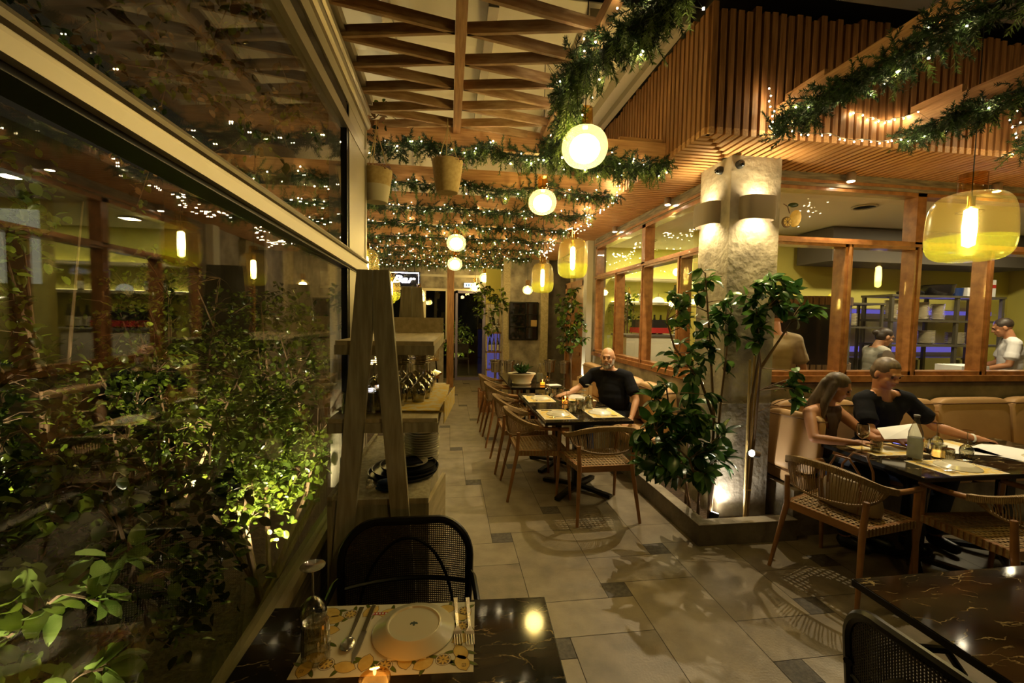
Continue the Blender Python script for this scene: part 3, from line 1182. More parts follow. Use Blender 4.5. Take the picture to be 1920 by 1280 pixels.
def round_pendant(loc, w, label, cordtop):
    t = thing('round_pendant', label, 'pendant lamp', loc, 0, 'round glass pendants along the aisle')
    m = MB()
    prof = []
    n = 18
    h = w * .86
    for i in range(n + 1):
        a = -PI / 2 + PI * i / n
        prof.append((max(w / 2 * abs(math.cos(a)) ** .75, .012), h / 2 * math.sin(a)))
    m.lathe(prof, n=64)
    m.build('glass_shade', ['opal_amber'], t, True, 3)
    MB().lathe([(0, h / 2 + .02), (.045, h / 2 + .02), (.042, h / 2 + .11), (0, h / 2 + .11)], n=20).build('cap', 'gold_glass', t, True)
    MB().lathe([(.02, h / 2 - .02), (.035, h / 2 - .005), (.035, h / 2 + .012), (.02, h / 2 + .02)], n=16).build('collar', 'gold', t, True)
    MB().tube([(0, 0, h / 2), (0, 0, cordtop - loc[2])], .0035, 5).build('cord', 'black_plastic', t)
    MB().ell((0, 0, -.01), (w * .33, w * .33, w * .30), n=24).build('bulb', 'bulb_white', t, True)
    return t


round_pendant((.80, 2.62, 2.68), .275, 'largest round glowing pendant beside the thick garland', 4.05)
round_pendant((.70, -.80, 2.70), .275, 'round pendant behind the camera, out of the frame', 4.05)  # unseen pendant, added to light the foreground
round_pendant((.80, 3.83, 2.66), .245, 'round pendant hanging between the first and second garlands', 3.9)
round_pendant((.09, 6.15, 2.66), .265, 'round pendant over the middle of the aisle, upper of two', 3.86)
round_pendant((.10, 8.45, 2.64), .28, 'round pendant over the aisle just below another', 3.86)
round_pendant((.85, 10.7, 2.59), .27, 'small round pendant above the far glass door right side', 3.86)
round_pendant((.62, 10.75, 2.37), .25, 'small round pendant beside the exit sign', 3.86)
round_pendant((1.55, 8.7, 2.20), .2, 'small round pendant before the far concrete wall', 3.86)
round_pendant((-.60, 9.0, 2.08), .24, 'small round pendant beside the neon sign', 3.86)
round_pendant((-.62, 10.0, 2.04), .2, 'smaller round pendant just behind the one beside the neon sign', 3.86)
round_pendant((-1.22, 7.5, 1.98), .22, 'round pendant low behind the far A-frame shelf', 3.86)
tall_pendant((1.24, 4.38, 2.26), .30, .40, 'tall amber pendant above the near aisle table', 3.86)
tall_pendant((1.25, 5.88, 2.19), .30, .40, 'tall amber pendant above the potted-plant table', 3.86)
tall_pendant((3.31, 2.42, 2.275), .43, .43, 'big tall amber pendant above the couple at right', 4.05)
tall_pendant((-1.02, 5.7, 2.26), .30, .40, 'tall pendant glowing above the near A-frame top', 3.86)
tall_pendant((-.86, 6.8, 2.05), .26, .36, 'tall green-gold pendant between the two A-frames', 3.86)
tall_pendant((-1.05, 7.9, 2.03), .26, .36, 'tall pendant behind the gap between the A-frames', 3.86)
tall_pendant((5.0, 2.35, 2.2), .36, .43, 'tall amber pendant outside the frame reflected in the kitchen glass', 4.05)

# ------------------------------------------------------------------ wall lamps on the column
def sconce(loc, rz, label):
    t = thing('wall_lamp', label, 'wall lamp', loc, rz, 'taupe up-and-down wall lamps')
    m = MB()
    n = 16
    H = .175
    vs, fs = [], []
    for zi, z in enumerate((-H / 2, -H / 4, 0, H / 4, H / 2)):
        k = 1 + .05 * math.cos(PI * z / H)
        for i in range(n + 1):
            a = PI + PI * i / n
            e = .55
            cx, cyy = math.cos(a), math.sin(a)
            X = math.copysign(abs(cx) ** e, cx) * .138 * k
            Y = math.copysign(abs(cyy) ** .8, cyy) * .095 * k - .0
            vs.append((X, Y, z))
    for r in range(4):
        for i in range(n):
            a = r * (n + 1) + i
            fs.append((a, a + 1, a + n + 2, a + n + 1))
    m.add(vs, fs)
    # inner skin gives thickness
    vs2 = [(x * .93, y * .90, z * 1.0) for x, y, z in vs]
    fs2 = [f[::-1] for f in fs]
    m.add(vs2, fs2, 0)
    o1, o2 = 0, len(vs)
    rim = []
    for i in range(n):
        rim.append((i, o2 + i, o2 + i + 1, i + 1))
        b = 4 * (n + 1)
        rim.append((b + i, b + i + 1, o2 + b + i + 1, o2 + b + i))
    m.add([], [], 0)
    m.f += rim
    m.m += [0] * len(rim)
    m.build('shade', ['taupe'], t, True)
    MB().box((0, -.008, 0), (.12, .014, .10)).build('back_plate', 'taupe', t)
    MB().box((0, -.055, 0), (.10, .05, .012)).build('lamp_holder', 'downlight_face', t)
    lamp('SPOT', 'lamp_down', (0, -.055, -.03), 24, YEL, (0, -.04, -1), .02, 2.2, .8, t)
    lamp('SPOT', 'lamp_up', (0, -.055, .03), 11, YEL, (0, -.04, 1), .02, 2.2, .8, t)
    return t


sconce((2.325, 3.13, 2.51), 0, 'taupe half-round wall lamp on the camera side of the column')
sconce((2.11, 3.39, 2.51), -PI / 2, 'taupe half-round wall lamp on the aisle side of the column')
for loc, rz, lb in (((2.17, 3.13, 2.835), 0, 'small black dome camera on the column front under the soffit'),
                    ((2.11, 3.26, 2.83), -PI / 2, 'small black dome camera on the column aisle side')):
    t = thing('dome_camera', lb, 'camera', loc, rz)
    MB().lathe([(0, 0), (.032, 0), (.032, .02), (.026, .035), (0, .045)], rot=(PI / 2, 0, 0), n=20).build('housing', 'black_plastic', t, True)
    MB().ell((0, -.035, -.004), .022, n=12).build('lens', 'dark_window', t, True)

# downlights under the soffit edge
def downlight(loc, lb, pw, side):
    t = thing('downlight', lb, 'spotlight', loc, 0, 'small spotlights along the window lintel')
    MB().lathe([(0, 0), (.035, 0), (.035, .06), (.028, .07), (0, .07)], n=20).build('housing', 'steel', t, True)
    MB().lathe([(0, -.004), (.026, -.004), (.026, .001), (0, .001)], n=16).build('lens', 'downlight_face', t)
    aim = (loc[0] + side[0], loc[1] + side[1], 0)
    lamp('SPOT', 'beam_light', (0, 0, -.015), pw, (1.0, .82, .52), (side[0], side[1], -2.8), .012, 1.9, .8, t)


downlight((2.22, 4.33, 2.835), 'spotlight on the lintel nearest the column above the bar window', 95, (-.5, -.3))
downlight((2.22, 5.79, 2.835), 'second spotlight on the lintel over the far bar window', 70, (-.25, 0))
downlight((3.31, 3.30, 2.83), 'spotlight on the lintel above the kitchen window with the lemon', 75, (-.5, -.6))
downlight((4.77, 3.30, 2.83), 'spotlight on the lintel behind the big right pendant', 60, (0, -.18))

# lemon sticker on the window
t = thing('lemon_decoration', 'lemon and leaf decoration stuck on the kitchen window', 'decoration', (2.84, 3.375, 2.53))
MB().ell((.035, 0, -.01), (.055, .004, .075), (0, .35, 0)).build('lemon', 'mat_lemon', t, True)
MB().lathe([(0, -.006), (.046, -.006), (.046, 0), (0, 0)], (-.045, -.004, -.045), rot=(PI / 2, 0, 0), n=20).build('lemon_slice', 'mat_line', t)
sl = MB()
for k in range(8):
    a0 = 2 * PI * k / 8 + .08
    a1 = 2 * PI * (k + 1) / 8 - .08
    sl.add([(-.045 + .006 * math.cos((a0 + a1) / 2), -.013, -.045 + .006 * math.sin((a0 + a1) / 2)),
            (-.045 + .037 * math.cos(a0), -.013, -.045 + .037 * math.sin(a0)),
            (-.045 + .037 * math.cos(a1), -.013, -.045 + .037 * math.sin(a1))], [(0, 1, 2)])
sl.build('segments', 'mat_lemon', t)
MB().ell((.01, 0, .10), (.05, .003, .02), (0, -.1, 0)).build('leaf', 'leaf_garden_dark', t, True)
MB().tube([(-.08, 0, .105), (-.04, 0, .085), (-.02, 0, .03)], .004, 5).build('stalk', 'bark', t)

# ------------------------------------------------------------------ planter, benches
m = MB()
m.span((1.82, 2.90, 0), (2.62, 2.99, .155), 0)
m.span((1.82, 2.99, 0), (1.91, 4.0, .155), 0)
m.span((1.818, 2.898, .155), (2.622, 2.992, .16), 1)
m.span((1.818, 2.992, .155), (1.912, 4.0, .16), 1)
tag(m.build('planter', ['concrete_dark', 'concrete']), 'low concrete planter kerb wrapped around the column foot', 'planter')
m = MB().span((1.91, 2.99, .0), (2.62, 3.13, .10))
m.span((1.91, 3.13, 0), (2.11, 4.0, .10))
tag(m.build('planter_soil', 'soil'), 'dark soil inside the concrete planter', 'soil', None, 'stuff')


def cushion(name, c, d, rot, parent, sag=.02, pipe=True):
    """soft box: superellipsoid with pillowed faces"""
    n = 14
    vs, fs = [], []
    N = 12
    for i in range(N + 1):
        th = -PI / 2 + PI * i / N
        for j in range(2 * N):
            ph = 2 * PI * j / (2 * N)
            e1, e2 = .32, .22
            f = lambda q, e: math.copysign(abs(q) ** e, q)
            x = f(math.cos(th), e1) * f(math.cos(ph), e2)
            y = f(math.cos(th), e1) * f(math.sin(ph), e2)
            z = f(math.sin(th), e1)
            vs.append(Vector((x * d[0] / 2, y * d[1] / 2, z * d[2] / 2)))
    for i in range(N):
        for j in range(2 * N):
            j2 = (j + 1) % (2 * N)
            fs.append((i * 2 * N + j, i * 2 * N + j2, (i + 1) * 2 * N + j2, (i + 1) * 2 * N + j))
    R = Euler(rot).to_matrix()
    m = MB().add([R @ v + Vector(c) for v in vs], fs)
    o = m.build(name, 'leather', parent, True)
    if pipe:
        k = [Vector((sx * d[0] / 2 * .97, sy * d[1] / 2 * .97, d[2] / 2 * .80)) for sx, sy in ((-1, -1), (1, -1), (1, 1), (-1, 1))]
        q = MB().tube([R @ v + Vector(c) for v in k], .006, 5, closed=True)
        q.build('piping', 'leather_piping', o)
    return o


b1 = thing('bench', 'long upholstered bench under the bar windows along the aisle', 'bench', (0, 0, 0))
MB().span((1.86, 4.01, 0), (2.29, 6.75, .36)).build('base', 'concrete', b1)
for k in range(4):
    cushion('seat_cushion', (2.03, 4.36 + k * .69, .42), (.44, .68, .12), (0, 0, 0), b1)
back_lb = ['back cushion nearest the tall column plant', 'back cushion just right of the seated bald man', 'back cushion behind the bald man', 'back cushion at the far end of the bench']
for k in range(4):
    t = thing('back_cushion', 'tan leather ' + back_lb[k], 'cushion', (0, 0, 0), 0, 'back cushions of the aisle bench')
    cushion('cover', (2.195, 4.36 + k * .69, .73), (.13, .67, .48), (0, -.10, 0), t)
b2 = thing('bench', 'upholstered bench under the kitchen windows where the couple sits', 'bench', (0, 0, 0))
MB().span((2.63, 2.96, 0), (5.9, 3.39, .36)).build('base', 'concrete', b2)
for k in range(4):
    cushion('seat_cushion', (3.06 + k * .80, 3.14, .42), (.79, .44, .12), (0, 0, 0), b2)
for k, lb in enumerate(('back cushion behind the woman in the corner', 'back cushion behind the man in the black shirt',
                        'wrinkled back cushion right of the couple', 'back cushion at the right edge of the picture')):
    t = thing('back_cushion', 'tan leather ' + lb, 'cushion', (0, 0, 0), 0, 'back cushions of the kitchen bench')
    cushion('cover', (3.08 + k * .79, 3.30, .75), (.77, .13, .50), (-.10, 0, 0), t)
t = thing('end_cushion', 'square tan cushion standing against the column side of the bench', 'cushion', (2.70, 3.08, .72))
cushion('cover', (0, 0, 0), (.10, .42, .46), (0, .12, .35), t)

# ------------------------------------------------------------------ rattan armchair
def make_armchair(label):
    t = thing('rattan_armchair', label, 'chair', (0, 0, 0), 0, 'rattan armchairs')
    half = [(.285, .215, .655), (.290, .08, .66), (.288, -.06, .675), (.268, -.17, .705), (.215, -.255, .745), (.12, -.305, .772), (0, -.32, .78)]
    rail = half + [(-x, y, z) for x, y, z in half[-2::-1]]
    # smooth the rail
    def cr(P, n=5):
        out = []
        Q = [Vector(p) for p in P]
        for i in range(len(Q) - 1):
            p0, p1, p2, p3 = Q[max(i - 1, 0)], Q[i], Q[i + 1], Q[min(i + 2, len(Q) - 1)]
            for k in range(n):
                u = k / n
                out.append(.5 * ((2 * p1) + (p2 - p0) * u + (2 * p0 - 5 * p1 + 4 * p2 - p3) * u * u + (3 * p1 - p0 - 3 * p2 + p3) * u ** 3))
        out.append(Q[-1])
        return out
    rr = cr(rail)
    MB().tube(rr, .0165, 10).build('arm_rail', 'wood_chair', t, True)
    for sx in (-1, 1):
        MB().tube([(sx * .275, .205, .65), (sx * .272, .215, .44), (sx * .28, .245, 0)], [.017, .018, .012], 10).build('leg', 'wood_chair', t, True)
        MB().tube([(sx * .235, -.235, .62), (sx * .225, -.24, .44), (sx * .265, -.33, 0)], [.016, .019, .012], 10).build('leg', 'wood_chair', t, True)
    lo = cr([(.262, -.10, .645), (.245, -.18, .610), (.19, -.25, .585), (.10, -.285, .572), (0, -.295, .568)] +
            [(-.10, -.285, .572), (-.19, -.25, .585), (-.245, -.18, .610), (-.262, -.10, .645)])
    MB().tube(lo, .009, 6).build('lower_rail', 'cord_brown', t, True)
    mb = MB()
    n = 58
    a = [p for p in rr if p.y < -.055]
    def samp(P, u):
        f = u * (len(P) - 1)
        i = min(int(f), len(P) - 2)
        return P[i].lerp(P[i + 1], f - i)
    for k in range(n):
        u = k / (n - 1)
        p, q = samp(a, u), samp(lo, u)
        if k < 5 or k > n - 6:
            for e in (0, .5):
                p2, q2 = samp(a, min(1, max(0, u + e / n))), samp(lo, min(1, max(0, u + e / n)))
                mb.tube([p2, q2], .0042, 4)
        else:
            j = .004 * math.sin(k * 2.1)
            mid = (p + q) / 2 + Vector((j, -.006, 0))
            mb.tube([p, mid, q], .0033, 4)
    # wraps round the rail
    for k in range(n * 2):
        u = k / (2 * n - 1)
        p = samp(a, u)
        mb.box(p, (.006, .038, .038), (0, 0, math.atan2(samp(a, min(1, u + .02)).y - samp(a, max(0, u - .02)).y, samp(a, min(1, u + .02)).x - samp(a, max(0, u - .02)).x)))
    mb.build('woven_back', ['cord_rattan'], t)
    fr = MB()
    fr.beam((-.265, .205, .43), (.265, .205, .43), .024, .05)
    fr.beam((-.22, -.23, .43), (.22, -.23, .43), .024, .05)
    fr.beam((-.22, -.23, .43), (-.265, .205, .43), .024, .05)
    fr.beam((.22, -.23, .43), (.265, .205, .43), .024, .05)
    fr.build('seat_frame', 'wood_chair', t)
    st = MB()
    N = 15
    for k in range(N):
        u = (k + .5) / N
        y = -.235 + .445 * u
        w = .225 + .045 * u
        st.box((0, y, .452 + .0025 * (k % 2)), (2 * w, .013, .004))
        st.box((-w - .011, y, .432), (.005, .017, .044))
        st.box((w + .011, y, .432), (.005, .017, .044))
        x0 = -.212 + .424 * u
        x1 = -.255 + .51 * u
        st.beam((x0, -.245, .4535), (x1, .22, .4535), .010, .004)
    st.box((0, .222, .432), (.50, .005, .046))
    st.build('woven_seat', 'cord_rattan', t)
    return t


ch = make_armchair('rattan armchair at the near end of the aisle table, back to the camera')
ch.location = (1.275, 3.62, 0)
ch.rotation_euler = (0, 0, .02)
for (x, y, rz, lb) in ((.86, 4.08, -PI / 2, 'rattan armchair on the aisle side nearest the camera'),
                       (.82, 4.78, -PI / 2, 'second rattan armchair along the aisle side of the tables'),
                       (.80, 5.72, -PI / 2, 'third rattan armchair along the aisle side of the tables'),
                       (.78, 6.50, -PI / 2, 'furthest rattan armchair along the aisle side of the tables'),
                       (2.555, 2.45, -1.30, 'rattan armchair holding a handbag at the couple\'s table'),
                       (3.22, 2.09, -.06, 'rattan armchair at the lower right edge, seat cut by the dark table')):
    dup(ch, (x, y, 0), rz, lb)

# ------------------------------------------------------------------ black bistro chairs
def make_bistro(label):
    t = thing('bistro_chair', label, 'chair', (0, 0, 0), 0, 'black cane bistro chairs')
    def P(u, v):  # back plane: u lateral, v height
        return Vector((u, -.225 - .10 * (v - .45) - .05 * (1 - (u / .26) ** 2) + .03, v))
    out = []
    W, T, Bz, r = .262, .865, .43, .13
    for cx, cz, a0 in ((W - r, T - r, 0), (-W + r, T - r, PI / 2)):
        for k in range(9):
            a = a0 + PI / 2 * k / 8
            out.append((cx + r * math.cos(a), cz + r * math.sin(a)))
    pts = [(W * .93, Bz)] + [(W * .99, .6)] + out + [(-W * .99, .6)] + [(-W * .93, Bz)]
    MB().tube([P(*q) for q in pts], .016, 8, flat=1).build('back_frame', 'black_metal', t, True)
    MB().tube([P(u, .63 + .0 * u) for u in np.linspace(-.25, .25, 9)], .009, 6).build('cross_bar', 'black_metal', t, True)
    MB().tube([P(.20 * math.cos(a), .45 + .34 * math.sin(a)) for a in np.linspace(0, PI, 21)], .007, 6).build('inner_hoop', 'black_metal', t, True)
    c = MB()
    st = .0085
    u = -W + .01
    while u < W:
        if abs(u) > W - r:
            top = T - r + math.sqrt(max(0, r * r - (abs(u) - (W - r)) ** 2))
        else:
            top = T
        vs = np.linspace(.46, top - .01, 5)
        for v0, v1 in zip(vs[:-1], vs[1:]):
            c.beam(P(u, v0), P(u, v1), .0034, .0034)
        u += st
    v = .46
    while v < T - .01:
        w_ = W - .01 if v < T - r else W - r + math.sqrt(max(0, r * r - (v - (T - r)) ** 2)) - .01
        us = np.linspace(-w_, w_, 7)
        for u0, u1 in zip(us[:-1], us[1:]):
            c.beam(P(u0, v), P(u1, v), .0034, .0034)
        v += st
    c.build('cane_back', 'black_cane', t)
    for sx in (-1, 1):
        MB().tube([(sx * .252, -.235, .67), (sx * .275, -.17, .675), (sx * .285, 0, .66), (sx * .28, .17, .63), (sx * .262, .215, .56), (sx * .25, .215, .45)], .012, 8).build('arm', 'black_metal', t, True)
        MB().tube([(sx * .24, .215, .45), (sx * .25, .24, 0)], .013, 8).build('leg', 'black_metal', t, True)
        MB().tube([(sx * .235, -.20, .45), (sx * .24, -.26, 0)], .013, 8).build('leg', 'black_metal', t, True)
    s = MB()
    ring = [(.245 * math.cos(a) * (1 + .08 * abs(math.sin(2 * a))), .225 * math.sin(a) * (1 + .08 * abs(math.sin(2 * a))), .45) for a in np.linspace(0, 2 * PI, 32, endpoint=False)]
    s.tube(ring, .015, 8, closed=True)
    s.lathe([(0, -.004), (.235, -.004), (.235, .004), (0, .004)], (0, 0, .452), n=32)
    s.build('seat', 'black_cane', t, True)
    return t


bc = make_bistro('black cane chair facing the camera behind the nearest table')
bc.location = (-.155, 1.47, 0)
bc.rotation_euler = (0, 0, PI)
bc.scale = (.93, 1, .97)
dup(bc, (1.40, .83, 0), -PI / 2 + .05, 'black cane armchair at the lower right corner seen from behind', None, (1, 1, 1))

# ------------------------------------------------------------------ tables
def table(label, cx, cy_, w, d, rz, mats='marble', foot='x'):
    t = thing('dining_table', label, 'table', (cx, cy_, 0), rz, 'dark marble dining tables')
    m = MB().span((-w / 2, -d / 2, .722), (w / 2, d / 2, .75))
    m.build('tabletop', mats, t)
    MB().span((-w / 2 - .003, -d / 2 - .003, .724), (w / 2 + .003, d / 2 + .003, .7475)).build('edge_band', 'black_metal', t)
    cs = [0] if d < 1.2 and w < 1.2 else ([-.36, .36] if d > w else None)
    posts = [(0, c) for c in cs] if cs else [(-.36, 0), (.36, 0)]
    for px, py in posts:
        MB().span((px - .035, py - .035, .05), (px + .035, py + .035, .72)).build('pedestal', 'black_metal', t)
        f = MB()
        for a in (PI / 4, 3 * PI / 4):
            dx, dy = math.cos(a) * .36, math.sin(a) * .36
            f.beam((px - dx, py - dy, .02), (px, py, .055), .05, .03)
            f.beam((px + dx, py + dy, .02), (px, py, .055), .05, .03)
        f.build('cross_foot', 'black_metal', t)
        MB().span((px - .2, py - .03, .70), (px + .2, py + .03, .722)).build('top_bracket', 'black_metal', t)
    return t


table('dark veined marble table nearest the camera with one place setting', -.124, .955, .83, .82, -.05)
table('bare dark marble table cut by the lower right corner', 1.90, .90, .96, .83, 0)
table('dark aisle table set with four lemon placemats', 1.225, 4.40, .80, 1.46, .01)
table('dark aisle table holding the white planter pot', 1.15, 6.30, .70, 1.5, 0)
table('dark table where the couple reads the menu', 3.55, 2.525, 1.56, .73, 0)

# ------------------------------------------------------------------ tableware
TZ = .75


def flat_mat(name, label, x, y, w, d, rz, group, z=TZ, detail=False):
    t = thing(name, label, 'placemat', (x, y, z + .0004), rz, group)
    m = MB().span((-w / 2, -d / 2, 0), (w / 2, d / 2, .0008), 0)
    if not detail:
        m.span((-w / 2 + .008, -d / 2 + .008, .0007), (w / 2 - .008, d / 2 - .008, .0011), 1)
        m.span((-w / 2 + .1, -d / 2 + .07, .001), (w / 2 - .1, d / 2 - .07, .0013), 0)
        m.build('sheet', ['paper', 'mat_print'], t)
        return t
    m.build('sheet', ['paper'], t)
    rng = random.Random(11)
    p = MB()

    def disc(cx, cy2, rx, ry, a, z, mi, n=20):
        vs = []
        for k in range(n):
            b = 2 * PI * k / n
            tip = 1 + (.16 if k in (0, n // 2) else 0) * (rx > ry * 1.15)
            q = (rx * tip * math.cos(b), ry * math.sin(b))
            vs.append((cx + q[0] * math.cos(a) - q[1] * math.sin(a), cy2 + q[0] * math.sin(a) + q[1] * math.cos(a), z))
        p.add(vs, [tuple(range(n))], mi)
    spots = []
    xs = np.linspace(-w / 2 + .03, w / 2 - .03, 9)
    for k, x0 in enumerate(xs):
        spots.append((x0, -d / 2 + .032 + .012 * (k % 2)))
    for k, x0 in enumerate(np.linspace(-w / 2 + .03, w / 2 - .03, 8)):
        spots.append((x0, d / 2 - .030 - .010 * (k % 2)))
    for yy in (-.07, -.02, .03, .075):
        spots.append((-w / 2 + .045, yy))
        spots.append((w / 2 - .035, yy))
    zc = .0010
    for i, (x0, y0) in enumerate(spots):
        a = rng.uniform(0, PI)
        # leaves
        for s in (-1, 1):
            disc(x0 + s * .026 * math.cos(a + 1), y0 + s * .02 * math.sin(a + 1), .017, .006, a + 1 + s * .3, zc + .00002, 2)
            disc(x0 + s * .026 * math.cos(a + 1), y0 + s * .02 * math.sin(a + 1), .015, .0045, a + 1 + s * .3, zc + .00006, 3)
        if i % 3 == 1:
            disc(x0, y0, .021, .021, 0, zc + .0001, 2)
            disc(x0, y0, .0195, .0195, 0, zc + .00014, 1)
            disc(x0, y0, .017, .017, 0, zc + .00018, 2)
            for s in range(8):
                b = 2 * PI * s / 8
                disc(x0 + .0095 * math.cos(b), y0 + .0095 * math.sin(b), .0065, .0030, b, zc + .00022, 0)
        else:
            disc(x0, y0, .027, .0195, a, zc + .0001, 2)
            disc(x0, y0, .0255, .018, a, zc + .00014, 0)
    p.add([(-.085, d / 2 - .048, zc + .0003), (.01, d / 2 - .048, zc + .0003), (.01, d / 2 - .036, zc + .0003), (-.085, d / 2 - .036, zc + .0003)], [(0, 1, 2, 3)], 4)
    for k in range(9):
        xx = -.077 + k * .0092
        p.add([(xx, d / 2 - .045, zc + .0005), (xx + .005, d / 2 - .045, zc + .0005), (xx + .005, d / 2 - .039, zc + .0005), (xx, d / 2 - .039, zc + .0005)], [(0, 1, 2, 3)], 5)
    for xx in (w / 2 - .03, -w / 2 + .02):
        for (dx, dy, ww, hh) in ((0, 0, .010, .0012), (0, .009, .010, .0012), (0, 0, .0012, .010), (.009, 0, .0012, .010), (.0045, 0, .0012, .007)):
            p.add([(xx + dx, -d / 2 + .018 + dy, zc + .0006), (xx + dx + ww, -d / 2 + .018 + dy, zc + .0006), (xx + dx + ww, -d / 2 + .018 + dy + hh, zc + .0006), (xx + dx, -d / 2 + .018 + dy + hh, zc + .0006)], [(0, 1, 2, 3)], 2)
    p.build('printed_pattern', ['mat_lemon', 'paper', 'mat_line', 'leaf_garden', 'mat_red', 'paper_white'], t)
    return t


def plate(label, x, y, z=TZ, r=.117, up=False, group='plates turned face down', mt='porcelain', stamp=False):
    t = thing('plate', label, 'plate', (x, y, z), 0, group)
    if up:
        prof = [(0, 0), (r * .6, 0), (r * .65, .004), (r, .018), (r, .021), (r * .64, .009), (r * .6, .005), (0, .005)]
    else:
        prof = [(0, .016), (r * .62, .016), (r * .635, .0225), (r * .66, .0225), (r * .68, .0165), (r * .98, .001), (r, .001), (r, .004), (r * .985, .006), (r * .7, .020), (r * .63, .022)]
        prof = [(0, .0195), (r * .60, .0195), (r * .625, .0235), (r * .66, .0235), (r * .69, .0195), (r * .97, .0065), (r, .003), (r * .99, .0005), (r * .6, .012), (0, .012)]
    m = MB().lathe(prof, n=48)
    if not up:
        m.f = [f[::-1] for f in m.f]
    m.build('dish', mt, t, True, .9)
    if stamp:
        s = MB()
        for a, b, q in ((0, 0, .006), (.006, .002, .005), (-.006, .002, .005), (0, .006, .004), (0, -.006, .004), (.009, -.001, .003), (-.009, -.001, .003)):
            s.lathe([(0, 0), (q * .8, 0), (q * .8, .0006), (0, .0006)], (a, b, .0196), n=7)
        s.build('stamp', 'stamp', t)
    return t


def make_fork(label):
    t = thing('fork', label, 'fork', (0, 0, 0), 0, 'forks on the near placemat')
    m = MB()
    pts = [(0, -.10, .002), (0, -.03, .004), (0, .03, .006), (0, .045, .008)]
    for (y0, y1, w0, w1, z0, z1) in ((-.105, -.03, .0062, .0046, .003, .004), (-.03, .035, .0046, .0034, .004, .009), (.035, .052, .0034, .012, .009, .007), (.052, .062, .012, .0125, .007, .005)):
        m.add([(-w0, y0, z0), (w0, y0, z0), (w1, y1, z1), (-w1, y1, z1), (-w0 * .8, y0, z0 - .0022), (w0 * .8, y0, z0 - .0022), (w1 * .8, y1, z1 - .0022), (-w1 * .8, y1, z1 - .0022)],
              [(0, 1, 2, 3), (7, 6, 5, 4), (0, 4, 5, 1), (1, 5, 6, 2), (2, 6, 7, 3), (3, 7, 4, 0)])
    m.build('handle', 'chrome', t)
    q = MB()
    for k in range(4):
        x = -.0103 + k * .00687
        q.add([(x - .0018, .06, .005), (x + .0018, .06, .005), (x + .0011, .10, .004), (x - .0011, .10, .004), (x - .0016, .06, .003), (x + .0016, .06, .003), (x + .0009, .10, .0025), (x - .0009, .10, .0025)],
              [(0, 1, 2, 3), (7, 6, 5, 4), (0, 4, 5, 1), (1, 5, 6, 2), (2, 6, 7, 3), (3, 7, 4, 0)])
    q.build('tines', 'chrome', t)
    return t


def make_knife(label, group=None):
    t = thing('knife', label, 'knife', (0, 0, 0), 0, group)
    MB().add([(-.008, -.11, 0), (.008, -.11, 0), (.0085, 0, 0), (-.0085, 0, 0), (-.006, -.11, .006), (.006, -.11, .006), (.006, 0, .006), (-.006, 0, .006)],
             [(0, 3, 2, 1), (4, 5, 6, 7), (0, 1, 5, 4), (1, 2, 6, 5), (2, 3, 7, 6), (3, 0, 4, 7)]).build('handle', 'chrome', t)
    MB().add([(-.009, 0, .001), (.007, 0, .001), (.009, .03, .001), (.009, .075, .001), (-.002, .115, .001), (-.009, .07, .001),
              (-.008, 0, .003), (.006, 0, .003), (.008, .03, .003), (.008, .075, .003), (-.002, .112, .003), (-.008, .07, .003)],
             [(5, 4, 3, 2, 1, 0), (6, 7, 8, 9, 10, 11), (0, 1, 7, 6), (1, 2, 8, 7), (2, 3, 9, 8), (3, 4, 10, 9), (4, 5, 11, 10), (5, 0, 6, 11)]).build('blade', 'steel', t)
    return t


def make_spoon(label):
    t = thing('spoon', label, 'spoon', (0, 0, 0), 0, None)
    m = MB()
    for (y0, y1, w0, w1, z0, z1) in ((-.09, -.02, .007, .005, .003, .004), (-.02, .045, .005, .0035, .004, .010)):
        m.add([(-w0, y0, z0), (w0, y0, z0), (w1, y1, z1), (-w1, y1, z1), (-w0 * .8, y0, z0 - .002), (w0 * .8, y0, z0 - .002), (w1 * .8, y1, z1 - .002), (-w1 * .8, y1, z1 - .002)],
              [(0, 1, 2, 3), (7, 6, 5, 4), (0, 4, 5, 1), (1, 5, 6, 2), (2, 6, 7, 3), (3, 7, 4, 0)])
    m.build('handle', 'chrome', t)
    MB().ell((0, .068, .006), (.0195, .027, .006), n=20).build('bowl', 'chrome', t, True)
    return t


def glass_upside(label, x, y, z=TZ, s=1.0, group=None, up=False):
    t = thing('wine_glass', label, 'wine glass', (x, y, z), 0, group)
    H = .19 * s
    bowl = [(.031, 0), (.036, .03), (.038, .05), (.033, .075), (.015, .094), (.0045, .100)]
    inner = [(.0035, .096), (.013, .091), (.031, .073), (.0365, .05), (.0345, .03), (.0298, 0)]
    k = (lambda p: [(r * s, (H - z2 * s) if up else z2 * s) for r, z2 in p])
    MB().lathe(k(bowl + inner), n=28).build('bowl', 'glassware', t, True)
    MB().lathe(k([(.0045, .10), (.003, .115), (.0032, .17), (.006, .184)]), n=12).build('stem', 'glassware', t, True)
    MB().lathe(k([(0, .183), (.006, .184), (.033, .1885), (.034, .1900), (0, .1905)]), n=28).build('foot', 'glassware', t, True)
    return t


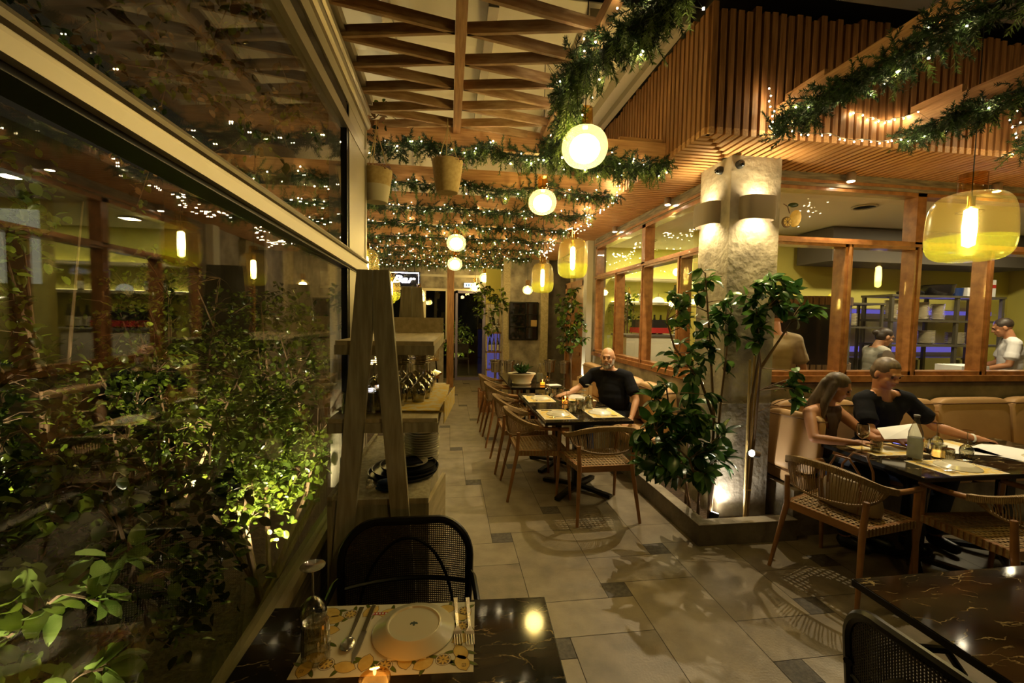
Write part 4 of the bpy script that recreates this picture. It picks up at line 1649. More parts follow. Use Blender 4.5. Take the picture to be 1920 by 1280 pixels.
def tumbler(label, x, y, z=TZ, r=.034, h=.095, group=None, ribs=True, up=True, water=False):
    t = thing('tumbler', label, 'glass', (x, y, z), 0, group)
    n = 48
    m = MB()
    prof = [(r * .86, 0), (r * .9, h * .1), (r * .94, h * .5), (r, h), (r * .95, h), (r * .87, h * .5), (r * .8, h * .08), (0, h * .06)]
    if not up:
        prof = [(a, h - b) for a, b in prof]
    m.lathe(prof, n=n)
    if ribs:
        q = []
        for i, p in enumerate(m.v):
            j = i % n
            rr = math.hypot(p[0], p[1])
            zz = p[2] if up else h - p[2]
            k = 1.035 if (j % 2 and rr > r * .84 and zz < h * .8) else 1.0
            q.append((p[0] * k, p[1] * k, p[2]))
        m.v = q
    m.build('body', 'glassware', t, not ribs)
    if water:
        MB().lathe([(0, .008), (r * .8, .008), (r * .84, h * .4), (0, h * .4)], n=24).build('drink', 'bottle_amber', t, True)
    return t


def candle(label, x, y, z=TZ, lit=True, group='candle jars', s=1.0):
    t = thing('candle_jar', label, 'candle', (x, y, z), 0, group)
    r, h = .034 * s, .078 * s
    MB().lathe([(0, 0), (r * .9, 0), (r, h * .1), (r, h * .85), (r * 1.06, h), (r * .99, h), (r * .93, h * .85), (r * .93, .008), (0, .006)], n=30).build('jar', 'gold_glass' if lit else 'glassware', t, True)
    MB().lathe([(0, .008), (r * .88, .008), (r * .88, h * .5), (0, h * .5)], n=24).build('wax', 'candle', t, True)
    if lit:
        MB().ell((0, 0, h * .5 + .014), (.0035, .0035, .012), n=8).build('flame', 'flame', t, True)
        lamp('POINT', 'candle_light', (0, 0, h * .5 + .03), .35 * s, (1, .6, .22), None, .01, parent=t)
    return t


def napkin(label, x, y, z, w, d, rz, mt='paper'):
    t = thing('napkin', label, 'napkin', (x, y, z), rz)
    MB().box((0, 0, .002), (w, d, .003)).box((.003, .002, .0045), (w * .96, d * .94, .0015)).build('sheet', mt, t)
    return t


G1 = 'place setting on the nearest table'
flat_mat('placemat', 'lemon-printed paper placemat on the nearest table', -.150, 1.222, .458, .275, -.07, None, detail=True)
plate('large white plate lying face down on the nearest placemat', -.092, 1.236, TZ + .0025, .116, stamp=True)
napkin('folded white napkin under the nearest plate', -.100, 1.165, TZ + .0015, .10, .075, -.05)
f = make_fork('fork just right of the nearest plate, left of two')
f.location = (.031, 1.262, TZ + .0015)
f.rotation_euler = (0, 0, PI + .03)
dup(f, (.066, 1.258, TZ + .0015), PI, 'outermost fork at the right edge of the nearest placemat')
k = make_knife('table knife lying beside the spoon on the nearest placemat')
k.location = (-.232, 1.245, TZ + .0015)
k.rotation_euler = (0, 0, PI - .09)
sp_ = make_spoon('spoon lying left of the knife on the nearest placemat')
sp_.location = (-.262, 1.265, TZ + .0015)
sp_.rotation_euler = (0, 0, PI - .05)
glass_upside('upturned wine glass standing nearest the camera beside the glass wall', -.375, 1.270, TZ + .0015)
tumbler('ribbed upturned water tumbler in front of the nearest wine glass', -.338, 1.165, TZ + .0015, .036, .10, up=False)
candle('lit candle jar at the bottom edge of the nearest table', -.160, .985, TZ, True)


def knife_simple(name, label, x, y, rz, z=TZ + .0015):
    o = dup(k, (x, y, z), rz, label)
    return o


# aisle table: four settings
GP = 'place settings on the aisle table'
sets = [(1.00, 3.98, -1, 'near left'), (1.00, 4.78, -1, 'far left'), (1.46, 4.02, 1, 'near right'), (1.46, 4.80, 1, 'far right')]
for x, y, sd, nm in sets:
    flat_mat('placemat', 'lemon-printed placemat at the %s seat of the aisle table' % nm, x, y, .30, .42, 0, 'placemats on the aisle table')
    plate('white plate face down at the %s seat of the aisle table' % nm, x - .02 * sd, y, TZ + .002, .11, group='plates on the aisle table', mt='porcelain_white' if sd > 0 else 'porcelain')
    knife_simple('knife', 'knife at the %s seat of the aisle table' % nm, x, y + .16, PI / 2 * sd)
    ff = dup(f, (x, y - .15, TZ + .0015), -PI / 2 * sd, 'fork at the %s seat of the aisle table' % nm, 'forks on the aisle table')
    glass_upside('upturned wine glass by the %s plate of the aisle table' % nm, x + (.16 if sd < 0 else -.13), y + .22 * (1 if sd < 0 else .8), TZ, 1.0, 'wine glasses on the aisle table')
    tumbler('water tumbler by the %s plate of the aisle table' % nm, x + (.19 if sd < 0 else -.17), y + .10, TZ, .036, .10, 'tumblers on the aisle table', up=False)
glass_upside('upturned wine glass standing alone in front of the bald man', 1.44, 4.36, TZ, 1.15, 'wine glasses on the aisle table')
tumbler('wide tumbler in the middle of the aisle table', 1.30, 4.22, TZ, .042, .10, 'tumblers on the aisle table')
tumbler('wide tumbler beside the tall upturned glass on the aisle table', 1.40, 4.22, TZ, .04, .10, 'tumblers on the aisle table')
candle('candle jar in the middle of the aisle table', 1.215, 4.45, TZ, True)

# second aisle table: pot, bottle, candle, napkins
t = thing('potted_succulent', 'spiky plant in a white oval pot on the second aisle table', 'potted plant', (.98, 5.83, TZ))
MB().lathe([(0, 0), (.10, 0), (.115, .02), (.11, .035), (.15, .13), (.165, .14), (.165, .155), (.14, .15), (0, .12)], n=32, sx=1.15, sy=.8).build('pot', 'rope_white', t, True)
MB().lathe([(0, .135), (.14, .135), (.10, .15), (0, .155)], n=24, sx=1.15, sy=.8).build('soil', 'soil', t, True)
rng = np.random.default_rng(8)
n = 46
a = rng.uniform(0, 2 * PI, n)
e = rng.uniform(.5, 1.4, n)
dd = np.stack([np.cos(a) * np.cos(e), np.sin(a) * np.cos(e), np.sin(e)], 1)
leaves('spiky_leaves', np.tile([0, 0, .15], (n, 1)) + rng.normal(0, .018, (n, 3)) * [1, 1, 0], dd, rng.uniform(.09, .18, n), ['leaf_rubber', 'leaf_garden_dark'], t, .55, 3, .1)


def bottle(label, x, y, z, mt='glassware', h=.29, r=.04, labelmt=None, cap='steel', group=None, water=False):
    t = thing('bottle', label, 'bottle', (x, y, z), 0, group)
    prof = [(0, 0), (r * .92, 0), (r, .008), (r, h * .50), (r * .92, h * .62), (r * .45, h * .82), (r * .36, h * .90), (r * .38, h * .96), (0, h * .96)]
    MB().lathe(prof, n=24).build('body', mt, t, True)
    MB().lathe([(0, h * .955), (r * .42, h * .955), (r * .42, h), (0, h)], n=16).build('cap', cap, t, True)
    if labelmt:
        q = MB()
        q.lathe([(r * 1.01, h * .06), (r * 1.01, h * .50)], n=24)
        q.build('label', labelmt, t, True)
    return t


bottle('clear water bottle with frosted label on the second aisle table', 1.25, 5.95, TZ, h=.27, labelmt='frosted_film')
candle('candle jar beside the white pot on the second aisle table', 1.245, 5.72, TZ, True)
napkin('stack of white napkins on the second aisle table', 1.40, 5.74, TZ, .17, .14, .2, 'paper_white')
t = thing('tumbler', 'small water tumbler behind the napkins on the second aisle table', 'glass', (1.36, 5.95, TZ))
MB().lathe([(.03, 0), (.034, .09), (.031, .09), (.027, .006), (0, .005)], n=24).build('body', 'glassware', t, True)
# paper bag on the bench
t = thing('paper_bag', 'brown paper carrier bag standing on the bench by the man', 'bag', (1.80, 5.75, .48), -.15)
m = MB()
m.add([(-.13, -.06, 0), (.13, -.06, 0), (.13, .06, 0), (-.13, .06, 0), (-.13, -.05, .32), (.13, -.05, .32), (.13, .05, .32), (-.13, .05, .32)],
      [(0, 3, 2, 1), (0, 1, 5, 4), (1, 2, 6, 5), (2, 3, 7, 6), (3, 0, 4, 7)])
m.add([(-.125, -.045, .01), (.125, -.045, .01), (.125, .045, .01), (-.125, .045, .01), (-.125, -.045, .32), (.125, -.045, .32), (.125, .045, .32), (-.125, .045, .32)],
      [(0, 1, 2, 3), (4, 5, 1, 0), (5, 6, 2, 1), (6, 7, 3, 2), (7, 4, 0, 3)])
m.build('bag_body', 'kraft', t)
for sy in (-.05, .05):
    MB().tube([(-.06, sy, .30), (-.055, sy, .37), (0, sy, .39), (.055, sy, .37), (.06, sy, .30)], .006, 6).build('handle', 'kraft', t, True)

# steel wine coolers on stands
def cooler(label, x, y):
    t = thing('wine_cooler', label, 'wine cooler', (x, y, 0), 0, 'steel wine coolers on stands')
    MB().lathe([(0, .62), (.085, .62), (.105, .83), (.118, .835), (.118, .85), (.10, .85), (.08, .64), (0, .64)], n=28).build('bucket', 'chrome', t, True)
    MB().lathe([(.105, .80), (.112, .805), (.105, .81)], n=28).build('rim', 'chrome', t, True)
    MB().lathe([(0, 0), (.12, 0), (.11, .015), (.015, .03), (.015, .62), (0, .62)], n=20).build('stand', 'steel', t, True)
    for sx in (-1, 1):
        MB().lathe([(.02, -.006), (.028, 0), (.02, .006)], (sx * .125, 0, .77), rot=(0, PI / 2, 0), n=14).build('handle', 'chrome', t, True)


cooler('steel wine cooler left of the potted succulent, outer one', .88, 8.2)
cooler('steel wine cooler left of the potted succulent, inner one', 1.12, 8.1)
cooler('steel wine cooler right of the water bottle, left one', 1.92, 8.2)
cooler('steel wine cooler beside the timber door', 2.16, 8.0)

# couple's table
for x, y, nm in ((3.10, 2.70, 'woman\'s'), (3.66, 2.74, 'man\'s'), (3.18, 2.31, 'near'), (3.98, 2.36, 'right-hand near')):
    flat_mat('placemat', 'lemon-printed placemat at the %s seat of the couple\'s table' % nm, x, y, .42, .28, 0, 'placemats on the couple\'s table')
plate('white plate face down at the near seat of the couple\'s table', 3.20, 2.31, TZ + .002, .115)
plate('white plate face down at the right edge of the couple\'s table', 4.0, 2.38, TZ + .002, .11)
knife_simple('knife', 'knife right of the near plate on the couple\'s table', 3.37, 2.33, PI + .3)
dup(f, (3.05, 2.30, TZ + .0015), PI + .1, 'fork left of the near plate on the couple\'s table', 'forks on the couple\'s table')
dup(f, (3.02, 2.30, TZ + .0015), PI + .1, 'outer fork left of the near plate on the couple\'s table', 'forks on the couple\'s table')
s2 = dup(sp_, (3.34, 2.44, TZ + .0015), PI + .9, 'spoon near the candle on the couple\'s table')
glass_upside('upright wine glass in front of the woman', 2.865, 2.65, TZ, 1.05, None, True)
tumbler('tumbler with a little drink in front of the woman', 2.97, 2.64, TZ, .036, .085, None, True, True, True)
glass_upside('upturned wine glass nearer the man\'s hand', 3.49, 2.66, TZ, 1.0, 'upturned glasses before the man')
glass_upside('upturned wine glass beside the candle on the couple\'s table', 3.47, 2.46, TZ, 1.0, 'upturned glasses before the man')
candle('candle jar beside the water bottle on the couple\'s table', 3.29, 2.49, TZ, False, s=1.15)
tumbler('upturned tumbler in front of the couple\'s candle', 3.27, 2.42, TZ, .036, .085, None, True, False)
tumbler('tumbler by the blue-lit phone', 3.38, 2.66, TZ, .034, .09, None, True)
t = bottle('clear water bottle with orange lettering on the couple\'s table', 3.075, 2.47, TZ, h=.30, r=.041, labelmt='frosted_film')
# lettering on the bottle: illegible orange script strokes wrapped round the front right
q = MB()
for k, (a0, z0, hh) in enumerate(((-1.10, .142, .022), (-1.00, .142, .012), (-.88, .142, .014), (-.76, .142, .011), (-.66, .142, .018))):
    q.box((.0425 * math.cos(a0 - .25), .0425 * math.sin(a0 - .25), z0), (.0012, .0034, hh), (0, 0, a0 - .25))
for a0, z0 in ((-1.05, .151), (-1.05, .133), (-.94, .137), (-.82, .148), (-.7, .137)):
    q.box((.0425 * math.cos(a0 - .25), .0425 * math.sin(a0 - .25), z0), (.0012, .006, .003), (0, 0, a0 - .25))
q.build('lettering', 'orange_print', t)
t = thing('menu_sheet', 'large white menu sheet lying at the right end of the couple\'s table', 'menu', (3.93, 2.56, TZ + .003), .35)
MB().box((0, 0, .001), (.42, .30, .002)).build('sheet', 'paper_white', t)
t = thing('menu_sheet', 'white menu lying under the man\'s wrist', 'menu', (3.66, 2.60, TZ + .003), -.3)
MB().box((0, 0, .001), (.30, .2, .002)).build('sheet', 'paper_white', t)
t = thing('phone', 'phone with a blue-lit screen on the couple\'s table', 'phone', (3.36, 2.76, TZ + .002), .5)
MB().box((0, 0, .004), (.075, .15, .008)).build('case', 'black_plastic', t)
MB().box((0, 0, .0085), (.066, .14, .001)).build('screen', 'phone_screen', t)

# handbag on the chair
t = thing('handbag', 'olive leather handbag with looped straps on the armchair', 'handbag', (2.56, 2.43, .458), -1.35)
m = MB()
m.lathe([(0, 0), (.55, 0), (.95, .06), (1.0, .25), (.93, .5), (.80, .75), (.62, .9), (0, .93)], n=26, sx=.19, sy=.10)
m.v = [(x, y, z * .22) for x, y, z in m.v]
m.build('bag_body', 'bag', t, True)
for sy in (-.07, .06):
    MB().tube([(-.10, sy, .15), (-.09, sy, .26), (-.04, sy * 1.3, .345), (.04, sy * 1.3, .345), (.09, sy, .26), (.10, sy, .15)], .007, 6).build('strap', 'bag_strap', t, True)
MB().beam((-.12, -.10, .17), (-.11, -.105, .02), .02, .006).beam((.12, -.10, .17), (.11, -.105, .02), .02, .006).build('side_strap', 'bag_strap', t)

# ------------------------------------------------------------------ A-frame service station
st = thing('service_station', 'weathered timber A-frame service station with shelves', 'service station', (-.265, 1.86, 0), -.03)
def frameA(yy, xo=0.0):
    for s in (-1, 1):
        MB().add([(xo + s * .002, yy, 1.83), (xo + s * .062, yy, 1.83), (xo + s * .215, yy, 0), (xo + s * .145, yy, 0), (xo + s * .002, yy, 1.60),
                  (xo + s * .002, yy + .035, 1.83), (xo + s * .062, yy + .035, 1.83), (xo + s * .215, yy + .035, 0), (xo + s * .145, yy + .035, 0), (xo + s * .002, yy + .035, 1.60)],
                 [(0, 1, 2, 3, 4), (9, 8, 7, 6, 5), (0, 5, 6, 1), (1, 6, 7, 2), (2, 7, 8, 3), (3, 8, 9, 4), (4, 9, 5, 0)]).build('leg_board', 'wood_grey', st)


frameA(-.045, -.035)
frameA(.99, .0)
for z, w_, l0, l1 in ((1.205, .22, -.005, .99), (1.525, .20, .03, 1.10)):
    MB().span((-w_, l0, z), (w_, l1, z + .018)).build('shelf', 'wood_pale', st)
    MB().span((-w_ - .004, l0 - .006, z - .04), (w_ + .004, l0 + .014, z + .0)).span((w_ - .016, l0, z - .04), (w_, l1, z)).build('shelf_edge', 'wood_grey', st)
MB().span((-.20, .95, 1.545), (.20, .975, 1.64)).build('back_rail', 'wood_pale', st)
cb = MB().span((-.215, -.005, .08), (.175, .98, .86)).span((-.225, -.01, .86), (.185, .985, .885))
cb.build('cabinet', 'wood_grey', st)
MB().span((-.225, -.01, .0), (-.205, .98, .90)).build('side_panel', 'wood_grey', st)
dm = MB().beam((.178, .0, .47), (.235, .36, .47), .018, .78)
dr = dm.build('door', 'wood_pale', st)
MB().ell((.225, .30, .70), .012, n=10).build('knob', 'steel', dr, True)

# things on the station
def onst(x, y):
    c, s = math.cos(-.03), math.sin(-.03)
    return (-.265 + c * x - s * y, 1.86 + s * x + c * y)


x, y = onst(.02, .50)
for i in range(3):
    pm = thing('placemat_stack', ['stack of lemon-printed placemats draped over the middle shelf', 'second layer of placemats on the middle shelf', 'upper placemats hanging over the middle shelf edge'][i], 'placemats', (x, y, 1.2235 + i * .004), [-.03, .02, -.08][i], 'placemats on the middle shelf')
    q = MB()
    w_, l_ = .225, [.44, .30, .22][i]
    oy = [0, .12, -.2][i]
    q.box((.0, oy, .002), (w_ * 2, l_ * 2 * .9, .003), None, 0)
    if i == 0:
        q.beam((w_ - .002, oy - l_ * .9, -.0), (w_ + .03, oy + l_ * .9, -.06), .004, .10, 0)
    q.build('sheets', ['mat_print'], pm)
# plates stack on the cabinet
for i in range(14):
    px, py = onst(.115, .44)
    r = .085
    t = thing('plate', 'saucer plate number %s up in the stack on the service station' % ['one', 'two', 'three', 'four', 'five', 'six', 'seven', 'eight', 'nine', 'ten', 'eleven', 'twelve', 'thirteen', 'fourteen'][i],
              'plate', (px + (i % 3 - 1) * .0015, py, .886 + i * .0125), 0, 'stack of plates on the service station')
    MB().lathe([(0, 0), (.055, 0), (.06, .003), (.088, .015), (.088, .018), (.058, .007), (0, .005)], n=32).build('dish', 'porcelain', t, True)
# trays
px, py = onst(.04, .30)
for i, (r, lb) in enumerate(((.165, 'large black round tray at the bottom of the tray pile'), (.16, 'black round tray in the middle of the tray pile'), (.135, 'smaller black tray on top of the tray pile'))):
    t = thing('round_tray', lb, 'tray', (px + .012 * i, py + .01 * i, .886 + i * .013), 0, 'black trays on the service station')
    MB().lathe([(0, 0), (r * .93, 0), (r, .014), (r, .018), (r * .97, .017), (r * .92, .004), (0, .004)], n=40).build('dish', 'black_plastic', t, True)
t = thing('plate', 'pale bowl-like plate resting in the top black tray', 'plate', (px + .03, py + .02, .918))
MB().lathe([(0, 0), (.05, 0), (.088, .018), (.088, .021), (.05, .006), (0, .005)], n=32).build('dish', 'porcelain', t, True)
t = thing('napkin', 'black folded napkin across the plate in the tray', 'napkin', (px + .03, py + .01, .940), .4)
MB().box((0, 0, 0), (.10, .11, .006)).build('cloth', 'shirt_black', t)
px, py = onst(-.02, .09)
t = thing('folded_cloth', 'dark blue folded cloth on the service station', 'cloth', (px + .03, py, .886))
m = MB()
for i in range(3):
    m.ell((.003 * i, 0, .010 + .013 * i), (.062, .035, .010), n=16)
m.build('cloth', 'blue_cloth', t, True)
t = thing('tissue', 'crumpled pale paper beside the blue cloth', 'paper', (px - .055, py, .886))
m = MB()
rr = random.Random(4)
for i in range(9):
    m.ell((rr.uniform(-.012, .012), rr.uniform(-.02, .02), rr.uniform(.01, .035)), (rr.uniform(.008, .016), .012, rr.uniform(.008, .014)), (rr.random() * 3, rr.random() * 3, 0), 6)
m.build('ball', 'paper', t)
px, py = onst(-.185, .17)
t = thing('spray_bottle', 'spray bottle with dark blue liquid at the left of the station', 'bottle', (px, py, .886))
MB().lathe([(0, 0), (.032, 0), (.035, .01), (.035, .10), (0, .10)], n=20).build('liquid', 'blue_plastic', t, True)
MB().lathe([(.0, .101), (.036, .101), (.035, .12), (.014, .15), (.014, .17), (0, .17)], n=20).build('neck', 'frosted_film', t, True)
MB().box((0, .012, .19), (.03, .075, .035)).box((0, -.03, .17), (.012, .012, .05), (.3, 0, 0)).build('trigger', 'black_plastic', t)
# glasses on the middle shelf: upside-down wine glasses in rows
kk = 0
words = ['first', 'second', 'third', 'fourth', 'fifth', 'sixth', 'seventh', 'eighth']
first = None
for r in range(6):
    for c in range(4):
        px, py = onst(-.135 + c * .082 + (.02 if r % 2 else 0), .30 + r * .095)
        z = 1.236
        lb = 'upturned wine glass in row %s from the camera, %s from the left, middle shelf' % (words[r], words[c])
        if first is None:
            first = glass_upside(lb, px, py, z, .95, 'wine glasses on the middle shelf')
        else:
            dup(first, (px, py, z), 0, lb, 'wine glasses on the middle shelf')
ft = None
for c in range(9):
    px, py = onst(-.15 + (c % 3) * .078 + (c // 3) * .01, .06 + (c // 3) * .075)
    lb = 'ribbed tumbler in row %s, %s from the left, middle shelf front' % (words[c // 3], words[c % 3])
    if ft is None:
        ft = tumbler(lb, px, py, 1.236, .033, .09, 'tumblers on the middle shelf', True, False)
    else:
        dup(ft, (px, py, 1.236), 0, lb)
# sunglasses-like wooden wedge and menus on the mid shelf far end
t = thing('cutlery_crate', 'tilted dark wooden crate at the far end of the middle shelf', 'crate', (*onst(.12, .86), 1.232), .3)
MB().box((0, 0, .07), (.10, .16, .012), (0, .5, 0)).box((.02, 0, .05), (.10, .14, .01), (0, -.6, 0)).build('boards', 'wood_frame', t)

# ------------------------------------------------------------------ plants by the column
def leafy(name, label, cat, stems, blobs, lsize, mats, seed, group=None, per=6, width=1.0, droop=.35, loc=(0, 0, 0), stem_r=.012, curl=.3, stem_mat='bark', twig=.003):
    """stems: polylines; blobs: (centre, radii, clusters); leaves radiate from cluster centres on twigs off the nearest stem"""
    rng = np.random.default_rng(seed)
    root = thing(name, label, cat, loc, 0, group)
    sm = MB()
    sp = []
    for s in stems:
        k = len(s)
        sm.tube(s, [stem_r * (1 - .55 * i / max(1, k - 1)) for i in range(k)], 6)
        for a, b in zip(s[:-1], s[1:]):
            for u in np.linspace(0, 1, 8):
                sp.append(np.array(a) * (1 - u) + np.array(b) * u)
    sp = np.array(sp)
    P, D = [], []
    for c, r, n in blobs:
        for i in range(n):
            v = rng.normal(0, 1, 3)
            v /= np.linalg.norm(v)
            q = np.array(c) + v * np.array(r) * rng.uniform(.35, 1) ** .6
            j = np.argmin(np.linalg.norm(sp - q, axis=1) + np.maximum(0, sp[:, 2] - q[2]) * .8)
            s = sp[j]
            mid = (s + q) / 2 + np.array([0, 0, .04 * np.linalg.norm(q - s)]) + rng.normal(0, .01, 3)
            sm.tube([tuple(s), tuple(mid), tuple(q)], [twig * 1.4, twig, twig * .8], 4)
            tdir = (q - s) / (np.linalg.norm(q - s) + 1e-6)
            for m_ in range(per):
                w_ = rng.normal(0, 1, 3) + tdir * .9
                w_[2] -= droop
                w_ /= np.linalg.norm(w_)
                P.append(q - tdir * rng.uniform(0, .05))
                D.append(w_)
    n = len(P)
    sm.build('stems', stem_mat, root, True)
    leaves('leaves', np.array(P), np.array(D), rng.uniform(lsize[0], lsize[1], n), mats, root, width, seed + 1, curl)
    return root


leafy('rubber_plant', 'low bushy plant with large dark leaves left of the column', 'plant',
      [[(1.98, 3.3, .1), (1.86, 3.2, .45), (1.70, 3.12, .8), (1.62, 3.08, 1.15)], [(1.96, 3.15, .1), (1.9, 3.05, .35), (1.78, 3.0, .62), (1.5, 2.98, .85)],
       [(2.0, 3.4, .1), (1.95, 3.3, .7), (1.88, 3.2, 1.25)]],
      [((1.70, 3.06, .98), (.30, .22, .26), 22), ((1.72, 3.02, .62), (.33, .20, .24), 22), ((1.45, 3.0, .82), (.10, .1, .12), 4), ((1.98, 3.02, .7), (.16, .08, .2), 7)],
      (.11, .17), ['leaf_rubber', 'leaf_rubber', 'leaf_rubber', 'leaf_rubber_pale'], 5, None, 6, .95, .5)
leafy('ficus_plant', 'tall airy plant with dark oval leaves in front of the column', 'plant',
      [[(2.02, 3.1, .1), (2.0, 3.05, .9), (1.92, 3.02, 1.5), (1.86, 3.02, 2.0)], [(2.03, 3.1, .1), (2.02, 3.0, 1.1), (2.08, 3.02, 1.7)],
       [(2.0, 3.05, .9), (1.85, 3.0, 1.2), (1.62, 2.98, 1.45), (1.55, 2.98, 1.65)]],
      [((1.84, 3.0, 1.72), (.32, .12, .22), 26), ((1.70, 3.0, 1.38), (.24, .12, .18), 14), ((2.02, 3.0, 1.50), (.16, .08, .26), 10), ((1.84, 3.0, 1.98), (.12, .08, .08), 4)],
      (.075, .12), ['leaf_rubber', 'leaf_rubber', 'leaf_rubber_pale'], 15, None, 4, 1.05, .3)
cn = leafy('staked_plant', 'plant tied to bamboo canes on the right side of the column front', 'plant',
           [[(2.29, 3.05, .1), (2.28, 3.03, 1.0), (2.36, 3.0, 1.75)], [(2.31, 3.05, .1), (2.33, 3.0, 1.3), (2.25, 3.0, 1.9)], [(2.33, 3.0, 1.3), (2.55, 2.98, 1.65)]],
           [((2.34, 2.93, 1.86), (.24, .09, .15), 20), ((2.62, 2.95, 1.72), (.12, .06, .08), 5), ((2.22, 2.94, 1.62), (.14, .05, .12), 7), ((2.56, 2.97, 1.22), (.08, .06, .16), 6)],
           (.075, .125), ['leaf_rubber', 'leaf_rubber', 'leaf_rubber_pale'], 25, None, 6, 1.0, .45)
for i, (x0, x1) in enumerate(((2.275, 2.262), (2.292, 2.30), (2.308, 2.335))):
    c = MB().tube([(x0, 3.035 + .01 * i, .10), (x1, 3.03, 1.36 + .03 * i)], .0085, 8)
    for z in (.35, .6, .85, 1.1):
        u = (z - .1) / 1.26
        c.tube([(x0 + (x1 - x0) * u, 3.035, z - .006), (x0 + (x1 - x0) * u, 3.035, z + .006)], .0105, 8)
    c.build('bamboo_cane', 'bamboo', cn, True)
t = thing('planter_spotlight', 'small spotlight clamped to the bamboo canes in the planter', 'spotlight', (2.30, 3.00, .64))
MB().lathe([(0, 0), (.028, 0), (.030, .06), (0, .06)], (.03, -.01, 0), rot=(0, -1.3, .2), n=18).build('housing', 'steel', t, True)
MB().box((-.02, .015, 0), (.02, .03, .02)).build('clamp', 'black_plastic', t)
MB().lathe([(0, .061), (.024, .061), (.024, .063), (0, .063)], (.03, -.01, 0), rot=(0, -1.3, .2), n=18).build('lens', 'downlight_face', t)
t = thing('planter_uplight', 'bright white uplight at the foot of the column', 'spotlight', (2.03, 3.06, .10))
MB().lathe([(0, 0), (.035, 0), (.035, .07), (0, .07)], (0, 0, 0), rot=(-.2, .35, 0), n=18).build('housing', 'black_metal', t, True)
MB().lathe([(0, .071), (.028, .071), (.028, .073), (0, .073)], (0, 0, 0), rot=(-.2, .35, 0), n=18).build('lens', 'downlight_face', t)
lamp('SPOT', 'uplight_beam', (.03, -.0, .11), 12, (1, .93, .78), (.22, .08, .45), .02, 2.2, .8, t)

leafy('potted_tree', 'leafy indoor tree beside the timber door at the end of the bench', 'plant',
      [[(2.0, 6.98, .3), (1.98, 6.95, 1.0), (1.94, 6.9, 1.7), (1.95, 6.9, 2.2)], [(1.98, 6.95, 1.0), (2.08, 6.95, 1.6)], [(1.98, 6.95, .9), (1.85, 6.9, 1.5)]],
      [((1.92, 6.9, 1.75), (.22, .2, .45), 60), ((2.05, 6.75, 1.45), (.14, .15, .2), 20), ((1.9, 6.9, 1.25), (.16, .12, .14), 12)],
      (.07, .11), ['leaf_garden', 'leaf_garden_dark', 'leaf_rubber_pale'], 35, None, 4, 1.05, .6)
t = thing('plant_pot', 'round pot under the indoor tree by the timber door', 'pot', (1.99, 7.0, 0))
MB().lathe([(0, 0), (.14, 0), (.17, .3), (.175, .34), (.15, .34), (.14, .30), (0, .30)], n=24).build('pot_body', 'concrete', t, True)
leafy('potted_tree', 'thin indoor tree in front of the bottle shelves near the far door', 'plant',
      [[(.95, 9.1, .3), (.93, 9.05, 1.2), (.8, 9.0, 2.2)], [(.95, 9.1, .3), (1.0, 9.05, 1.4), (1.06, 9.0, 2.1)]],
      [((.72, 9.0, 2.0), (.26, .15, .4), 34), ((1.05, 9.0, 2.0), (.16, .12, .3), 14), ((.85, 9.0, 1.5), (.14, .1, .2), 12)],
      (.08, .13), ['leaf_garden', 'leaf_garden_dark'], 45, None, 4, 1.0, .6)
t = thing('plant_pot', 'pot under the thin tree near the far door', 'pot', (.96, 9.1, 0))
MB().lathe([(0, 0), (.13, 0), (.16, .3), (.165, .33), (.14, .33), (.13, .30), (0, .30)], n=24).build('pot_body', 'concrete', t, True)
t = thing('wooden_crate', 'low orange wooden crate at the far end of the chair row', 'crate', (.70, 7.75, 0))
m = MB()
for z in (.06, .18, .30):
    m.span((-.16, -.22, z - .045), (.16, -.205, z + .045)).span((-.16, .205, z - .045), (.16, .22, z + .045))
    m.span((-.16, -.22, z - .045), (-.145, .22, z + .045)).span((.145, -.22, z - .045), (.16, .22, z + .045))
m.span((-.16, -.22, .0), (.16, .22, .02))
for sx in (-.15, .15):
    for sy in (-.21, .21):
        m.span((sx - .02, sy - .02, 0), (sx + .02, sy + .02, .36))
m.build('slats', 'wood_frame', t)

# ------------------------------------------------------------------ the garden behind the glass
m = MB()
m.span((-8, -1, 0), (-.645, 7.8, .05))
struct(m.build('ground_garden', 'soil'))
m = MB().span((-1.6, .6, .05), (-.66, 1.9, .07))
tag(m.build('gravel_bed', 'gravel'), 'patch of grey gravel at the foot of the near shrubs', 'gravel', None, 'stuff')
m = MB().span((-4.6, -1, 0), (-4.5, 7.8, 3.6)).span((-8, 7.8, 0), (-3.3, 7.9, 3.6)).span((-3.3, 5.95, 0), (-2.3, 6.0, 3.1))
struct(m.build('wall_garden', 'fence'))


